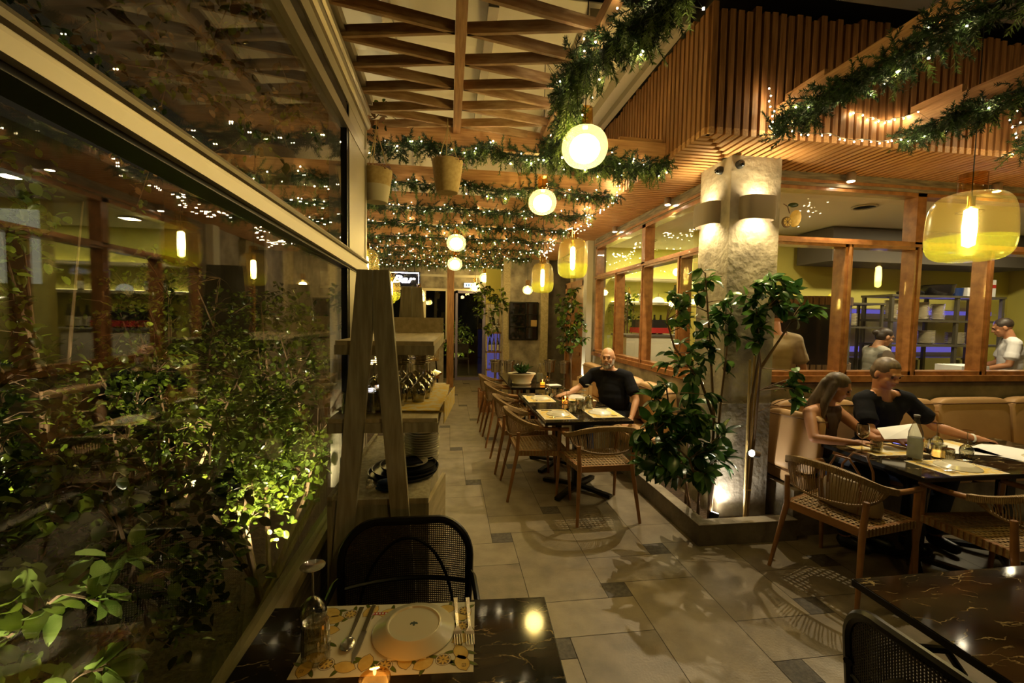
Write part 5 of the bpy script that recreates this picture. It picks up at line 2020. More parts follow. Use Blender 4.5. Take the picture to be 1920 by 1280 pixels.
def hedge(name, label, centre, radii, n, seed, mats, size=(.035, .065), trunk=None, group='shrubs behind the glass', per=4):
    rng = np.random.default_rng(seed)
    c = np.array(centre)
    r = np.array(radii)
    base = (c[0] + rng.uniform(-.1, .1), c[1] + rng.uniform(-.1, .1), .05)
    root = thing(name, label, 'shrub', base, 0, group)
    b = np.array(base)
    sm = MB()
    nc = n // per
    v = rng.normal(0, 1, (nc, 3))
    v /= np.linalg.norm(v, axis=1)[:, None]
    q = c + v * r * (rng.uniform(.15, 1, nc) ** .45)[:, None] + rng.normal(0, .05, (nc, 3))
    q[:, 2] = np.maximum(q[:, 2], .12)
    # main limbs
    limbs = []
    for k in range(7):
        e = c + rng.normal(0, .5, 3) * r
        e[2] = c[2] + r[2] * rng.uniform(.1, .9)
        mid = (b + e) / 2 + rng.normal(0, .08, 3)
        pts = [b + rng.normal(0, .03, 3) * [1, 1, 0], mid, e]
        sm.tube([tuple(p - b) for p in pts], [.016, .011, .004], 6)
        for u in np.linspace(.2, 1, 7):
            limbs.append((1 - u) ** 2 * pts[0] + 2 * u * (1 - u) * mid + u * u * e)
    limbs = np.array(limbs)
    P, D = [], []
    for i in range(nc):
        j = np.argmin(np.linalg.norm(limbs - q[i], axis=1))
        s = limbs[j]
        if i % 3 == 0:
            sm.tube([tuple(s - b), tuple((s + q[i]) / 2 + np.array([0, 0, .03]) - b), tuple(q[i] - b)], [.003, .0022, .0015], 3)
        td = (q[i] - s) / (np.linalg.norm(q[i] - s) + 1e-6)
        for k in range(per):
            w_ = rng.normal(0, 1, 3) + td * .7
            P.append(q[i] - b + rng.normal(0, .025, 3))
            D.append(w_)
    sm.build('branches', 'bark', root, True)
    leaves('leaves', np.array(P), np.array(D), rng.uniform(size[0], size[1], len(P)), mats, root, 1.15, seed + 1, .2)
    return root


GD, GG = 'leaf_garden_dark', 'leaf_garden'
hedge('shrub', 'dark dense shrub in the middle of the glazed garden', (-1.30, 1.75, .80), (.50, .50, .50), 2600, 1, [GD, GD, GG])
hedge('shrub', 'brightly lit green shrub by the post at the far end of the glass', (-.95, 2.55, .90), (.26, .42, .36), 1700, 2, [GG, GG, 'leaf_near'], (.03, .055))
hedge('shrub', 'shrub lit from below behind the middle of the glass', (-1.75, 3.1, 1.0), (.55, .55, .50), 2300, 3, [GG, GD, GG])
hedge('shrub', 'tall dark shrub at the left edge of the picture', (-2.05, 1.95, 1.25), (.50, .45, .60), 1900, 4, [GD, GD, GG])
hedge('shrub', 'tall loose shrub rising behind the post end of the glass', (-1.55, 4.3, 1.30), (.55, .55, .62), 1900, 5, [GG, GD])
hedge('shrub', 'low dark shrub at the very near left corner', (-1.15, .95, .45), (.35, .35, .32), 900, 6, [GD, GD, GG])
hedge('shrub', 'thin hanging greenery high at the left beyond the mid rail', (-2.35, 2.7, 2.15), (.20, .30, .45), 420, 7, [GG, 'leaf_near'], (.05, .08))
hedge('shrub', 'leafy shrub reaching over the far garden corner', (-2.6, 4.6, 1.5), (.6, .6, .7), 1500, 8, [GD, GG])
leafy('broadleaf_shrub', 'near branch with pale lit oval leaves at the lower left corner', 'shrub',
      [[(-1.20, .95, .05), (-1.12, 1.0, .5), (-1.02, 1.12, .88), (-.86, 1.16, 1.02), (-.78, 1.18, 1.06)], [(-1.12, 1.0, .5), (-1.0, 1.08, .70), (-.84, 1.12, .80)], [(-1.15, .98, .3), (-1.12, 1.15, .80)]],
      [((-.93, 1.15, .98), (.13, .07, .07), 11), ((-.90, 1.12, .81), (.15, .07, .035), 9), ((-1.06, 1.12, .88), (.08, .07, .08), 5), ((-.80, 1.17, 1.05), (.05, .03, .03), 3)],
      (.06, .095), ['leaf_near', 'leaf_near', 'leaf_garden'], 55, 'shrubs behind the glass', 5, 1.05, .0, stem_r=.008, curl=.12)
# dry creeper over the upper glass
rng = np.random.default_rng(77)
vr = thing('creeper', 'brown leafy creeper spreading outside behind the upper glass', 'creeper', (-1.2, 2.0, 3.3))
vm = MB()
P, D = [], []
for i in range(34):
    p = np.array([rng.uniform(-.9, .3), rng.uniform(-1.2, 2.0), rng.uniform(-.15, .15)])
    d = np.array([rng.uniform(-1, 1), rng.uniform(-.6, .6), rng.uniform(-.3, .1)])
    pts = [p]
    for k in range(7):
        d = d + rng.normal(0, .35, 3) + [0, 0, -.02]
        d /= np.linalg.norm(d)
        pts.append(pts[-1] + d * .14)
        for j in range(7):
            P.append(pts[-1] + rng.normal(0, .04, 3))
            D.append(rng.normal(0, 1, 3) + [0, 0, -.6])
    vm.tube([tuple(q) for q in pts], .004, 4)
vm.build('stems', 'bark', vr, True)
leaves('leaves', np.array(P), np.array(D), rng.uniform(.035, .07, len(P)), ['leaf_dry', GD, GG], vr, 1.2, 78, .2)
MB().span((-.9, -1.9, .2), (-.87, 2.6, .24)).span((-.3, -1.9, .2), (-.27, 2.6, .24)).span((.3, -1.9, .2), (.33, 2.6, .24)).build('trellis', 'black_metal', vr)


def garden_spot(loc, aim, pw, lb, col=(1, .86, .52), sp=1.5):
    t = thing('garden_spotlight', lb, 'spotlight', loc, 0, 'spotlights in the garden')
    d = (Vector(aim) - Vector(loc))
    R = d.to_track_quat('Z', 'Y').to_matrix()
    MB().lathe([(0, -.09), (.03, -.09), (.036, 0), (.030, 0), (.028, -.01), (0, -.01)], n=18, rot=R).build('housing', 'black_metal', t, True)
    MB().lathe([(0, -.012), (.027, -.012), (.027, -.006), (0, -.006)], n=16, rot=R).build('lens', 'downlight_face', t)
    MB().tube([(0, 0, -.03), (0, 0, -(loc[2] - .05))], .007, 6).build('spike', 'black_metal', t)
    dn = d.normalized() * .02
    lamp('SPOT', 'beam_light', tuple(dn), pw, col, tuple(d), .03, sp, .7, t)


garden_spot((-.80, 2.25, .35), (-1.05, 2.62, 1.0), 120, 'garden spotlight under the bright shrub beside the post')
garden_spot((-1.35, 2.75, .32), (-1.75, 3.2, 1.2), 110, 'garden spotlight in front of the middle shrub', sp=1.25)
garden_spot((-.74, .72, .62), (-1.0, 1.15, .95), 26, 'garden spotlight below the near pale leaves', (1, .93, .62), .95)
garden_spot((-1.9, 2.0, .5), (-2.3, 2.7, 2.2), 70, 'garden spotlight aimed at the high hanging greenery')
garden_spot((-1.3, 3.7, .35), (-1.6, 4.3, 1.6), 55, 'garden spotlight at the back of the garden')

# ------------------------------------------------------------------ signs
def neon(label, loc, w, h, txt, rods=False):
    t = thing('neon_sign', label, 'sign', loc, 0, None)
    c = bpy.data.curves.new('lettering', 'FONT')
    c.body = txt
    c.size = h
    c.shear = .35
    c.align_x = 'CENTER'
    c.bevel_depth = .012 * h / .2 * .4
    c.fill_mode = 'NONE'
    c.resolution_u = 3
    c.materials.append(MATS['neon'])
    o = bpy.data.objects.new('lettering', c)
    C.objects.link(o)
    dg = bpy.context.evaluated_depsgraph_get()
    me = bpy.data.meshes.new_from_object(o.evaluated_get(dg))
    bpy.data.objects.remove(o)
    xs = [v.co.x for v in me.vertices]
    k = w / (max(xs) - min(xs))
    me.transform(Matrix.Rotation(PI / 2, 4, 'X') @ Matrix.Diagonal((k, 1, 1, 1)))
    if not me.materials:
        me.materials.append(MATS['neon'])
    o = bpy.data.objects.new('lettering', me)
    C.objects.link(o)
    o.parent = t
    f = MB().tube([(-w * .56, 0, h * 1.0), (w * .56, 0, h * 1.0), (w * .56, 0, -h * .15)], .009, 6)
    f.build('outline_tube', 'neon', t)
    b = MB().span((-w * .58, .02, -h * .4), (w * .58, .03, h * 1.15))
    b.build('back_panel', 'dark_window', t)
    if rods:
        for x in (-w * .5, w * .5):
            MB().span((x - .008, .02, h), (x + .008, .035, 3.84 - loc[2])).build('hanger_rod', 'black_metal', t)
    return t


neon('large white neon script sign behind the A-frame station', (-1.42, 9.3, 2.33), 1.42, .20, 'Amatis Bar', True)
m = MB().span((-2.25, 9.33, 2.62), (-2.21, 9.36, 3.0)).span((-.62, 9.33, 2.55), (-.58, 9.36, 3.0))
neon('white neon script sign glowing behind the garden', (-5.22, 7.765, 2.24), .68, .17, 'Amatis Bar')
t = thing('exit_sign', 'small blue-white lit exit sign above the far glass door', 'sign', (.50, 11.42, 2.40))
MB().span((-.13, 0, 0), (.13, .04, .12)).build('housing', 'paper_white', t)
MB().span((-.12, -.004, .01), (.12, 0, .11)).build('face', 'exit_face', t)
q = MB()
for x in (-.08, -.02, .05):
    q.span((x, -.007, .03), (x + .03, -.004, .09))
q.build('pictogram', 'blue_plastic', t)
# ------------------------------------------------------------------ bar furniture at the far end
def stool(label, x, y, rz):
    t = thing('bar_stool', label, 'stool', (x, y, 0), rz, 'slatted bar stools')
    m = MB()
    for k in range(9):
        a = PI + .35 + (PI - .7) * k / 8
        cx, sy = .20 * math.cos(a), .19 * math.sin(a)
        m.tube([(cx, sy, .70), (cx * 1.12, sy * 1.15, 1.0)], .008, 5)
    m.build('slatted_back', 'cord_rattan', t, True)
    MB().tube([(.20 * 1.12 * math.cos(a), .19 * 1.15 * math.sin(a), 1.0) for a in np.linspace(PI + .3, 2 * PI - .3, 13)], .011, 6).build('back_rail', 'wood_chair', t, True)
    MB().lathe([(0, .68), (.20, .68), (.21, .70), (.2, .72), (0, .72)], n=24).build('seat', 'cord_rattan', t, True)
    for sx in (-1, 1):
        for sy in (-1, 1):
            MB().tube([(sx * .14, sy * .14, .69), (sx * .20, sy * .20, 0)], .011, 6).build('leg', 'black_metal', t, True)
    MB().tube([(.175 * math.cos(a), .175 * math.sin(a), .28) for a in np.linspace(0, 2 * PI, 20, endpoint=False)], .008, 5, closed=True).build('foot_ring', 'black_metal', t, True)


stool('slatted bar stool at the plaster counter nearest the far door', -.42, 9.75, 0)
stool('slatted bar stool at the plaster counter further left', -1.05, 9.75, .2)
t = thing('bottle_shelf', 'narrow shelf unit with bottles under a yellow panel', 'shelf', (1.03, 9.9, 0))
MB().span((-.20, .20, 1.95), (.14, .22, 2.75)).build('panel', 'plaster_yellow', t)
for z in (.45, .85, 1.28):
    MB().span((-.20, -.10, z), (.14, .2, z + .03)).build('shelf', 'wood_frame', t)
for sx in (-.20, .12):
    MB().span((sx, -.10, 0), (sx + .02, .2, 1.95)).build('upright', 'wood_pale', t)
MB().span((-.2, .19, .0), (.14, .2, 1.3)).build('back_panel', 'violet_glow', t)
kb = 0
bp = None
for z, nm in ((.88, 'lower'), (1.31, 'upper')):
    for c in range(3):
        lb = 'dark wine bottle on the %s shelf by the far door, %s' % (nm, ['left', 'middle', 'right'][c])
        if bp is None:
            bp = bottle(lb, .92 + c * .09, 9.92, z, 'bottle_dark', .30, .035, 'label_white', 'black_plastic', 'bottles by the far door')
        else:
            dup(bp, (.92 + c * .09, 9.92, z), 0, lb)
# yard furniture seen through the far door
t = thing('yard_chair', 'dark chair in the yard behind the far glass door', 'chair', (.35, 12.6, 0))
for sx in (-1, 1):
    for sy in (-1, 1):
        MB().tube([(sx * .2, sy * .2, .85 if sy > 0 else .45), (sx * .22, sy * .24, 0)], .012, 6).build('leg', 'steel', t)
MB().span((-.22, -.22, .44), (.22, .22, .47)).build('seat', 'black_cane', t)
MB().span((-.22, .19, .6), (.22, .21, .87)).build('backrest', 'black_cane', t)
hedge('shrub', 'lit shrub in the yard seen through the far glass door', (.25, 13.6, .95), (.5, .4, .6), 700, 12, [GG, 'leaf_near'], (.06, .1), group='shrubs in the yard')
lamp('SPOT', 'yard_light', (.4, 13.0, .15), 40, (1, .9, .5), (.25, 13.6, 1.2), .05, 1.6, .6)
# lit pilaster at the end of the bench
m = MB().span((2.20, 6.90, 0), (2.299, 7.08, 3.0))
tag(m.build('pilaster', 'plaster_white'), 'brightly lit white pilaster behind the indoor tree', 'pilaster')
lamp('SPOT', 'pilaster_light', (2.13, 6.99, .55), 22, (1, .9, .65), (2.25, 6.99, 1.6), .03, 1.2, .5)
t = thing('floor_uplight', 'small uplight at the foot of the lit pilaster', 'spotlight', (2.10, 6.80, .0))
MB().lathe([(0, 0), (.03, 0), (.03, .5), (.04, .53), (0, .53)], n=16).build('housing', 'black_metal', t, True)

# ------------------------------------------------------------------ inside the bar
m = MB().span((3.5, 5.9, 0), (8.9, 6.0, 2.93))
struct(m.build('wall_partition', 'plaster_yellow'))
t = thing('back_bar_shelves', 'two long lit bar shelves on the olive wall', 'shelf', (3.6, 7.48, 0))
for z in (2.33, 1.91):
    MB().span((-.75, -.16, z), (1.5, .1, z + .045)).build('shelf', 'alu_light', t)
    MB().span((-.72, .06, z + .047), (1.45, .095, z + .06)).build('light_strip', 'led_strip', t)
t = thing('bar_worktop', 'white fronted bar counter behind the window', 'counter', (3.6, 6.32, 0))
MB().span((-1.05, -.25, 0), (1.6, .3, 1.40)).build('front', 'plaster_white', t)
MB().span((-1.07, -.27, 1.40), (1.62, .32, 1.43)).build('top', 'steel', t)
t = thing('coffee_machine', 'dark coffee machine with a red strip on the bar', 'machine', (3.05, 6.35, 1.43))
MB().span((-.25, -.15, .02), (.25, .2, .10)).build('base', 'red', t)
MB().span((-.22, -.1, .10), (.22, .2, .22)).build('body', 'black_plastic', t)
MB().tube([(-.15, -.12, .16), (-.15, -.2, .12)], .012, 6).build('handle', 'steel', t)
proto_b = {}
rr = random.Random(21)
names = ['leftmost', 'second', 'third', 'fourth', 'fifth', 'sixth', 'seventh', 'eighth']
for c in range(7):
    lb = 'dark wine bottle on the bar counter behind the window, %s' % names[c]
    x = 2.98 + c * .105 + (.16 if c > 3 else 0)
    if c == 0:
        pb = bottle(lb, x, 6.52, 1.43, 'bottle_dark', .30, .036, 'label_white', 'black_plastic', 'bottles on the bar counter')
    else:
        dup(pb, (x, 6.52, 1.43), 0, lb, None, (1, 1, rr.uniform(.88, 1.05)))
for c, (x, mt, h, lb) in enumerate(((3.35, 'bottle_amber', .30, 'tall yellow bottle on the lit bar shelf'), (3.98, 'bottle_dark', .34, 'green bottle with a gold neck on the lit bar shelf'),
                                    (4.25, 'bottle_amber', .26, 'amber bottle at the right of the lit bar shelf'), (3.12, 'bottle_amber', .26, 'amber bottle at the left of the lit bar shelf'))):
    bottle(lb, x, 7.38, 1.955, mt, h, .04, 'label_white', 'gold', 'bottles on the lit bar shelf')
t = thing('dome_lamp', 'small glowing dome lamp on the lit bar shelf', 'lamp', (3.68, 7.40, 1.955))
MB().lathe([(0, 0), (.11, 0), (.11, .02), (.085, .07), (.04, .10), (0, .105)], n=24).build('shade', 'pale_glow', t, True)
MB().tube([(0, 0, .105), (0, 0, .16)], .006, 6).build('finial', 'gold', t)
bottle('blue bottle standing on the bar behind the column plant', 4.3, 6.25, 1.43, 'blue_plastic', .24, .045)
t = thing('dome_camera', 'dark dome camera on the bar ceiling behind the window', 'camera', (3.45, 5.6, 2.93))
MB().lathe([(0, 0), (.06, 0), (.06, -.04), (.045, -.09), (0, -.11)], n=20).build('housing', 'black_plastic', t, True)
hedge('shrub', 'leafy plant inside the bar standing in for a reflection at the window end', (2.85, 6.9, 1.8), (.18, .2, .4), 260, 14, [GG, GD], (.05, .08), group='plants inside the bar')  # solid leaves put here in place of a reflection in the pane

# ------------------------------------------------------------------ inside the kitchen
t = thing('pizza_oven', 'big round black oven with striped tile bands', 'oven', (4.02, 4.75, 0))
MB().lathe([(0, .95), (.60, .95), (.60, 1.84), (.0, 1.84)], n=48).build('body', 'black_oven', t, True)
MB().lathe([(.602, .0), (.602, .95), (0, .95)], n=48).build('base', 'steel', t, True)
q = MB()
for k in range(64):
    a = 2 * PI * k / 64
    q.box((.605 * math.cos(a), .605 * math.sin(a), 1.885), (.012, .046, .09), (0, 0, a))
    q.box((.612 * math.cos(a), .612 * math.sin(a), 1.12), (.014, .05, .16), (0, 0, a))
q.lathe([(0, 1.84), (.598, 1.84), (.598, 1.93), (0, 1.95)], n=48)
q.build('tile_band', 'bark', t)
t = thing('reflection_panel', 'glowing panel standing in for a pale reflection above the oven', 'panel', (3.78, 5.87, 1.95))
MB().span((-.22, 0, 0), (.32, .02, .85)).build('sheet', 'pale_glow', t)  # emissive sheet paints in a pale mirror reflection
t = thing('shelf_rack', 'tall steel kitchen rack loaded with plates', 'rack', (5.95, 5.2, 0))
for x in (0, 1.05, 1.80):
    for y in (0, .4):
        MB().span((x - .02, y - .02, 0), (x + .02, y + .02, 2.04)).build('upright', 'rack_metal', t)
for z in (2.02, 1.68, 1.34):
    MB().span((-.03, -.03, z), (1.83, .43, z + .03)).build('shelf', 'rack_metal', t)
t2 = thing('shelf_rack', 'lower steel rack left of the tall kitchen rack', 'rack', (4.98, 5.22, 0))
for x in (0, .85):
    for y in (0, .35):
        MB().span((x - .015, y - .015, 0), (x + .015, y + .015, 1.92)).build('upright', 'rack_metal', t2)
for z in (1.90, 1.58):
    MB().span((-.03, -.03, z), (.88, .38, z + .025)).build('shelf', 'rack_metal', t2)
t = thing('kitchen_worktop', 'long steel worktop along the kitchen window', 'counter', (5.8, 4.2, 0))
MB().span((-.35, -.25, .86), (2.3, .35, .90)).build('top', 'steel', t)
MB().span((-.33, -.22, 0), (2.28, .33, .86)).build('cabinet', 'alu_light', t)
t = thing('range_counter', 'steel range counter glowing violet under the rack', 'counter', (6.2, 5.75, 0))
MB().span((-1.2, -.10, 0), (1.8, .12, 1.12)).build('front', 'steel', t)
MB().span((-1.2, -.14, 1.12), (1.8, .12, 1.15)).build('top', 'steel', t)
MB().span((-1.0, .06, 1.22), (1.6, .10, 1.30)).build('violet_strip', 'purple_light', t)
MB().span((-.9, .08, 1.80), (2.3, .12, 1.86)).build('violet_strip', 'purple_light', t)
sn = ['first', 'second', 'third', 'fourth', 'fifth', 'sixth', 'seventh', 'eighth', 'ninth', 'tenth']
rows = [(5.14, 5.36, 1.605, 9, .10, 'left stack on the lower rack'), (5.46, 5.36, 1.605, 9, .10, 'right stack on the lower rack'),
        (6.12, 5.35, 1.71, 14, .085, 'left stack on the middle shelf'), (6.36, 5.35, 1.71, 13, .08, 'second stack on the middle shelf'), (6.62, 5.35, 1.71, 13, .08, 'third stack on the middle shelf'),
        (6.88, 5.35, 1.71, 12, .08, 'fourth stack on the middle shelf'), (6.70, 5.35, 1.37, 10, .11, 'left stack on the bottom shelf'), (7.2, 5.35, 1.37, 9, .11, 'right stack on the bottom shelf')]
pp0 = None
wn_ = ['one', 'two', 'three', 'four', 'five', 'six', 'seven', 'eight', 'nine', 'ten', 'eleven', 'twelve', 'thirteen', 'fourteen']
for (x, y, z, n, r, nm) in rows:
    for i in range(n):
        lb = 'kitchen plate %s from the bottom of the %s' % (wn_[i], nm)
        if pp0 is None:
            pp0 = plate(lb, x, y, z, .1, True, 'plate stacks in the kitchen', 'porcelain')
            for c_ in pp0.children:
                c_.name = 'dish'
        else:
            dup(pp0, (x, y, z + i * .019), 0, lb, None, (r / .1, r / .1, 1))
t = thing('stock_pot', 'large black pot on top of the kitchen rack', 'pot', (6.92, 5.4, 2.05))
MB().lathe([(0, 0), (.15, 0), (.18, .05), (.185, .15), (.195, .16), (.17, .16), (.165, .04), (0, .03)], n=28).build('pot_body', 'black_oven', t, True)
t = thing('cup', 'small dark teal tub beside the black pot', 'tub', (7.17, 5.35, 2.05))
MB().lathe([(0, 0), (.07, 0), (.08, .12), (.07, .12), (.06, .01), (0, .01)], n=20).build('body', 'blue_plastic', t, True)
t = thing('food_tubs', 'stack of white plastic tubs beside the teal tub', 'tub', (7.40, 5.38, 2.05))
MB().span((-.13, -.1, 0), (.13, .1, .07)).span((-.12, -.09, .072), (.12, .09, .13)).build('body', 'paper_white', t)
t = thing('carton', 'white and red carton at the right of the rack top', 'carton', (7.68, 5.35, 2.05))
MB().span((-.08, -.06, 0), (.08, .06, .25)).build('body', 'paper_white', t)
MB().span((-.081, -.061, .13), (.081, .061, .18)).build('band', 'red', t)
t = thing('bin_bags', 'black crumpled bag on the rack top', 'bag', (6.45, 5.4, 2.05))
MB().ell((0, 0, .035), (.2, .12, .04), (0, .05, .2), 14).ell((.1, 0, .05), (.12, .1, .04), (0, .2, 0), 12).build('body', 'black_plastic', t, True)
t = thing('tape_roll', 'bright yellow roll standing on the left rack', 'tape', (5.12, 5.30, 1.985))
MB().tube([(.042 * math.cos(a), 0, .042 * math.sin(a)) for a in np.linspace(0, 2 * PI, 24, endpoint=False)], .020, 10, closed=True).build('roll', 'mustard', t, True)
MB().ell((0, .01, 0), .018, n=10).build('core', 'black_plastic', t, True)
t = thing('white_cabinet', 'white fridge box behind the worktop', 'cabinet', (6.35, 4.62, 0))
MB().span((-.2, -.15, .0), (.2, .15, 1.15)).build('body', 'paper_white', t)
MB().box((.14, -.16, 1.06), (.06, .02, .02)).build('handle', 'steel', t)
t = thing('slicer', 'pale green slicing machine behind the kitchen window', 'machine', (4.42, 3.92, 1.02))
MB().span((-.14, -.12, 0), (.14, .14, .06)).ell((0, 0, .13), (.12, .11, .10), n=14).build('body', 'green_box', t, True)
MB().lathe([(0, 0), (.09, 0), (.09, .05), (0, .06)], (.0, -.02, .26), rot=(1.2, .3, 0), n=20).build('blade_guard', 'steel', t, True)
MB().span((-.13, -.1, -1.02), (.13, .12, -.0)).build('stand', 'steel', t)
MB().tube([(-.08, -.1, .1), (-.08, -.12, .25)], .012, 8).build('handle', 'black_plastic', t)
t = thing('extract_hood', 'long dark ventilation duct above the kitchen rack', 'duct', (5.8, 5.3, 2.45))
MB().box((.9, .2, .24), (3.4, .6, .44), (0, .0, 0)).build('duct_body', 'ceiling_dark', t)
for x, y, lb in ((5.2, 4.5, 'faint tall pendant inside the kitchen left of the rack'),):
    pass

for x, y, pw, colr, lb in ((3.00, 4.90, 20, (1.0, .86, .48), 'ceiling spot inside the bar nearest the column window'), (3.20, 6.80, 24, (1.0, .86, .48), 'ceiling spot above the lit bar shelves'),
                       (4.60, 7.00, 20, (1.0, .86, .48), 'ceiling spot at the right of the lit bar shelves'), (4.50, 4.30, 20, (1.0, .87, .58), 'kitchen ceiling spot in front of the oven'),
                       (5.80, 4.25, 26, (1.0, .87, .58), 'kitchen ceiling spot in front of the tall rack'), (7.00, 4.30, 26, (1.0, .87, .58), 'kitchen ceiling spot at the right in front of the rack')):
    t = thing('ceiling_spot', lb, 'ceiling light', (x, y, 2.925), 0, 'ceiling spots inside the building')
    MB().lathe([(.10, 0), (.12, 0), (.12, -.012), (.10, -.012), (.10, 0)], n=28).build('rim', 'alu_light', t, True)
    lamp('AREA', 'ceiling_light', (0, 0, -.014), pw, colr, (0, 0, -1), .17, parent=t)

# ------------------------------------------------------------------ people
def remesh(mb, name, mt, parent, voxel=.007, sm=6, f=.6):
    me = bpy.data.meshes.new('tmp')
    me.from_pydata(mb.v, [], mb.f)
    me.update()
    o = bpy.data.objects.new('tmp', me)
    C.objects.link(o)
    r = o.modifiers.new('r', 'REMESH')
    r.mode = 'VOXEL'
    r.voxel_size = voxel
    s = o.modifiers.new('s', 'SMOOTH')
    s.factor = f
    s.iterations = sm
    dg = bpy.context.evaluated_depsgraph_get()
    m2 = bpy.data.meshes.new_from_object(o.evaluated_get(dg))
    m2.name = name
    bpy.data.objects.remove(o)
    m2.materials.clear()
    m2.materials.append(MATS[mt])
    m2.polygons.foreach_set('use_smooth', [True] * len(m2.polygons))
    n = bpy.data.objects.new(name, m2)
    C.objects.link(n)
    n.parent = parent
    return n


def frame_from(fwd, up=(0, 0, 1)):
    f = Vector(fwd).normalized()
    u = Vector(up)
    r = f.cross(u).normalized()
    u = r.cross(f)
    return Matrix((r, f, u)).transposed()   # columns: right, forward, up


def hand(mb, wrist, direction, palm_n, side, curl=.35, s=1.0):
    """palm and five fingers; side=+1 puts the thumb towards +right"""
    d = Vector(direction).normalized()
    n = Vector(palm_n)
    n = (n - d * n.dot(d)).normalized()
    r = d.cross(n) * side
    w = Vector(wrist)
    pc = w + d * .048 * s
    R = Matrix((r, d, n)).transposed()
    mb.ell(pc, (.040 * s, .052 * s, .017 * s), R, 12)
    mb.cap(w, .026 * s, w + d * .03 * s, .028 * s, 8)
    for i, (off, L) in enumerate(((.030, .072), (.010, .080), (-.010, .074), (-.029, .058))):
        b = w + d * .088 * s + r * off * s * 1.05
        p1 = b + (d * math.cos(curl * .5) + n * math.sin(curl * .5)) * L * .45 * s + r * off * .15
        p2 = p1 + (d * math.cos(curl * 1.3) + n * math.sin(curl * 1.3)) * L * .32 * s
        p3 = p2 + (d * math.cos(curl * 2.1) + n * math.sin(curl * 2.1)) * L * .25 * s
        mb.cap(b - d * .02 * s, .0105 * s, p1, .0092 * s, 7).cap(p1, .0092 * s, p2, .0085 * s, 7).cap(p2, .0085 * s, p3, .0072 * s, 7)
    tb = w + d * .022 * s + r * .030 * s
    t1 = tb + (d * .65 + r * .75 + n * .25).normalized() * .038 * s
    t2 = t1 + (d * .9 + r * .35 + n * .3).normalized() * .030 * s
    mb.cap(tb, .013 * s, t1, .0108 * s, 7).cap(t1, .0105 * s, t2, .009 * s, 7)


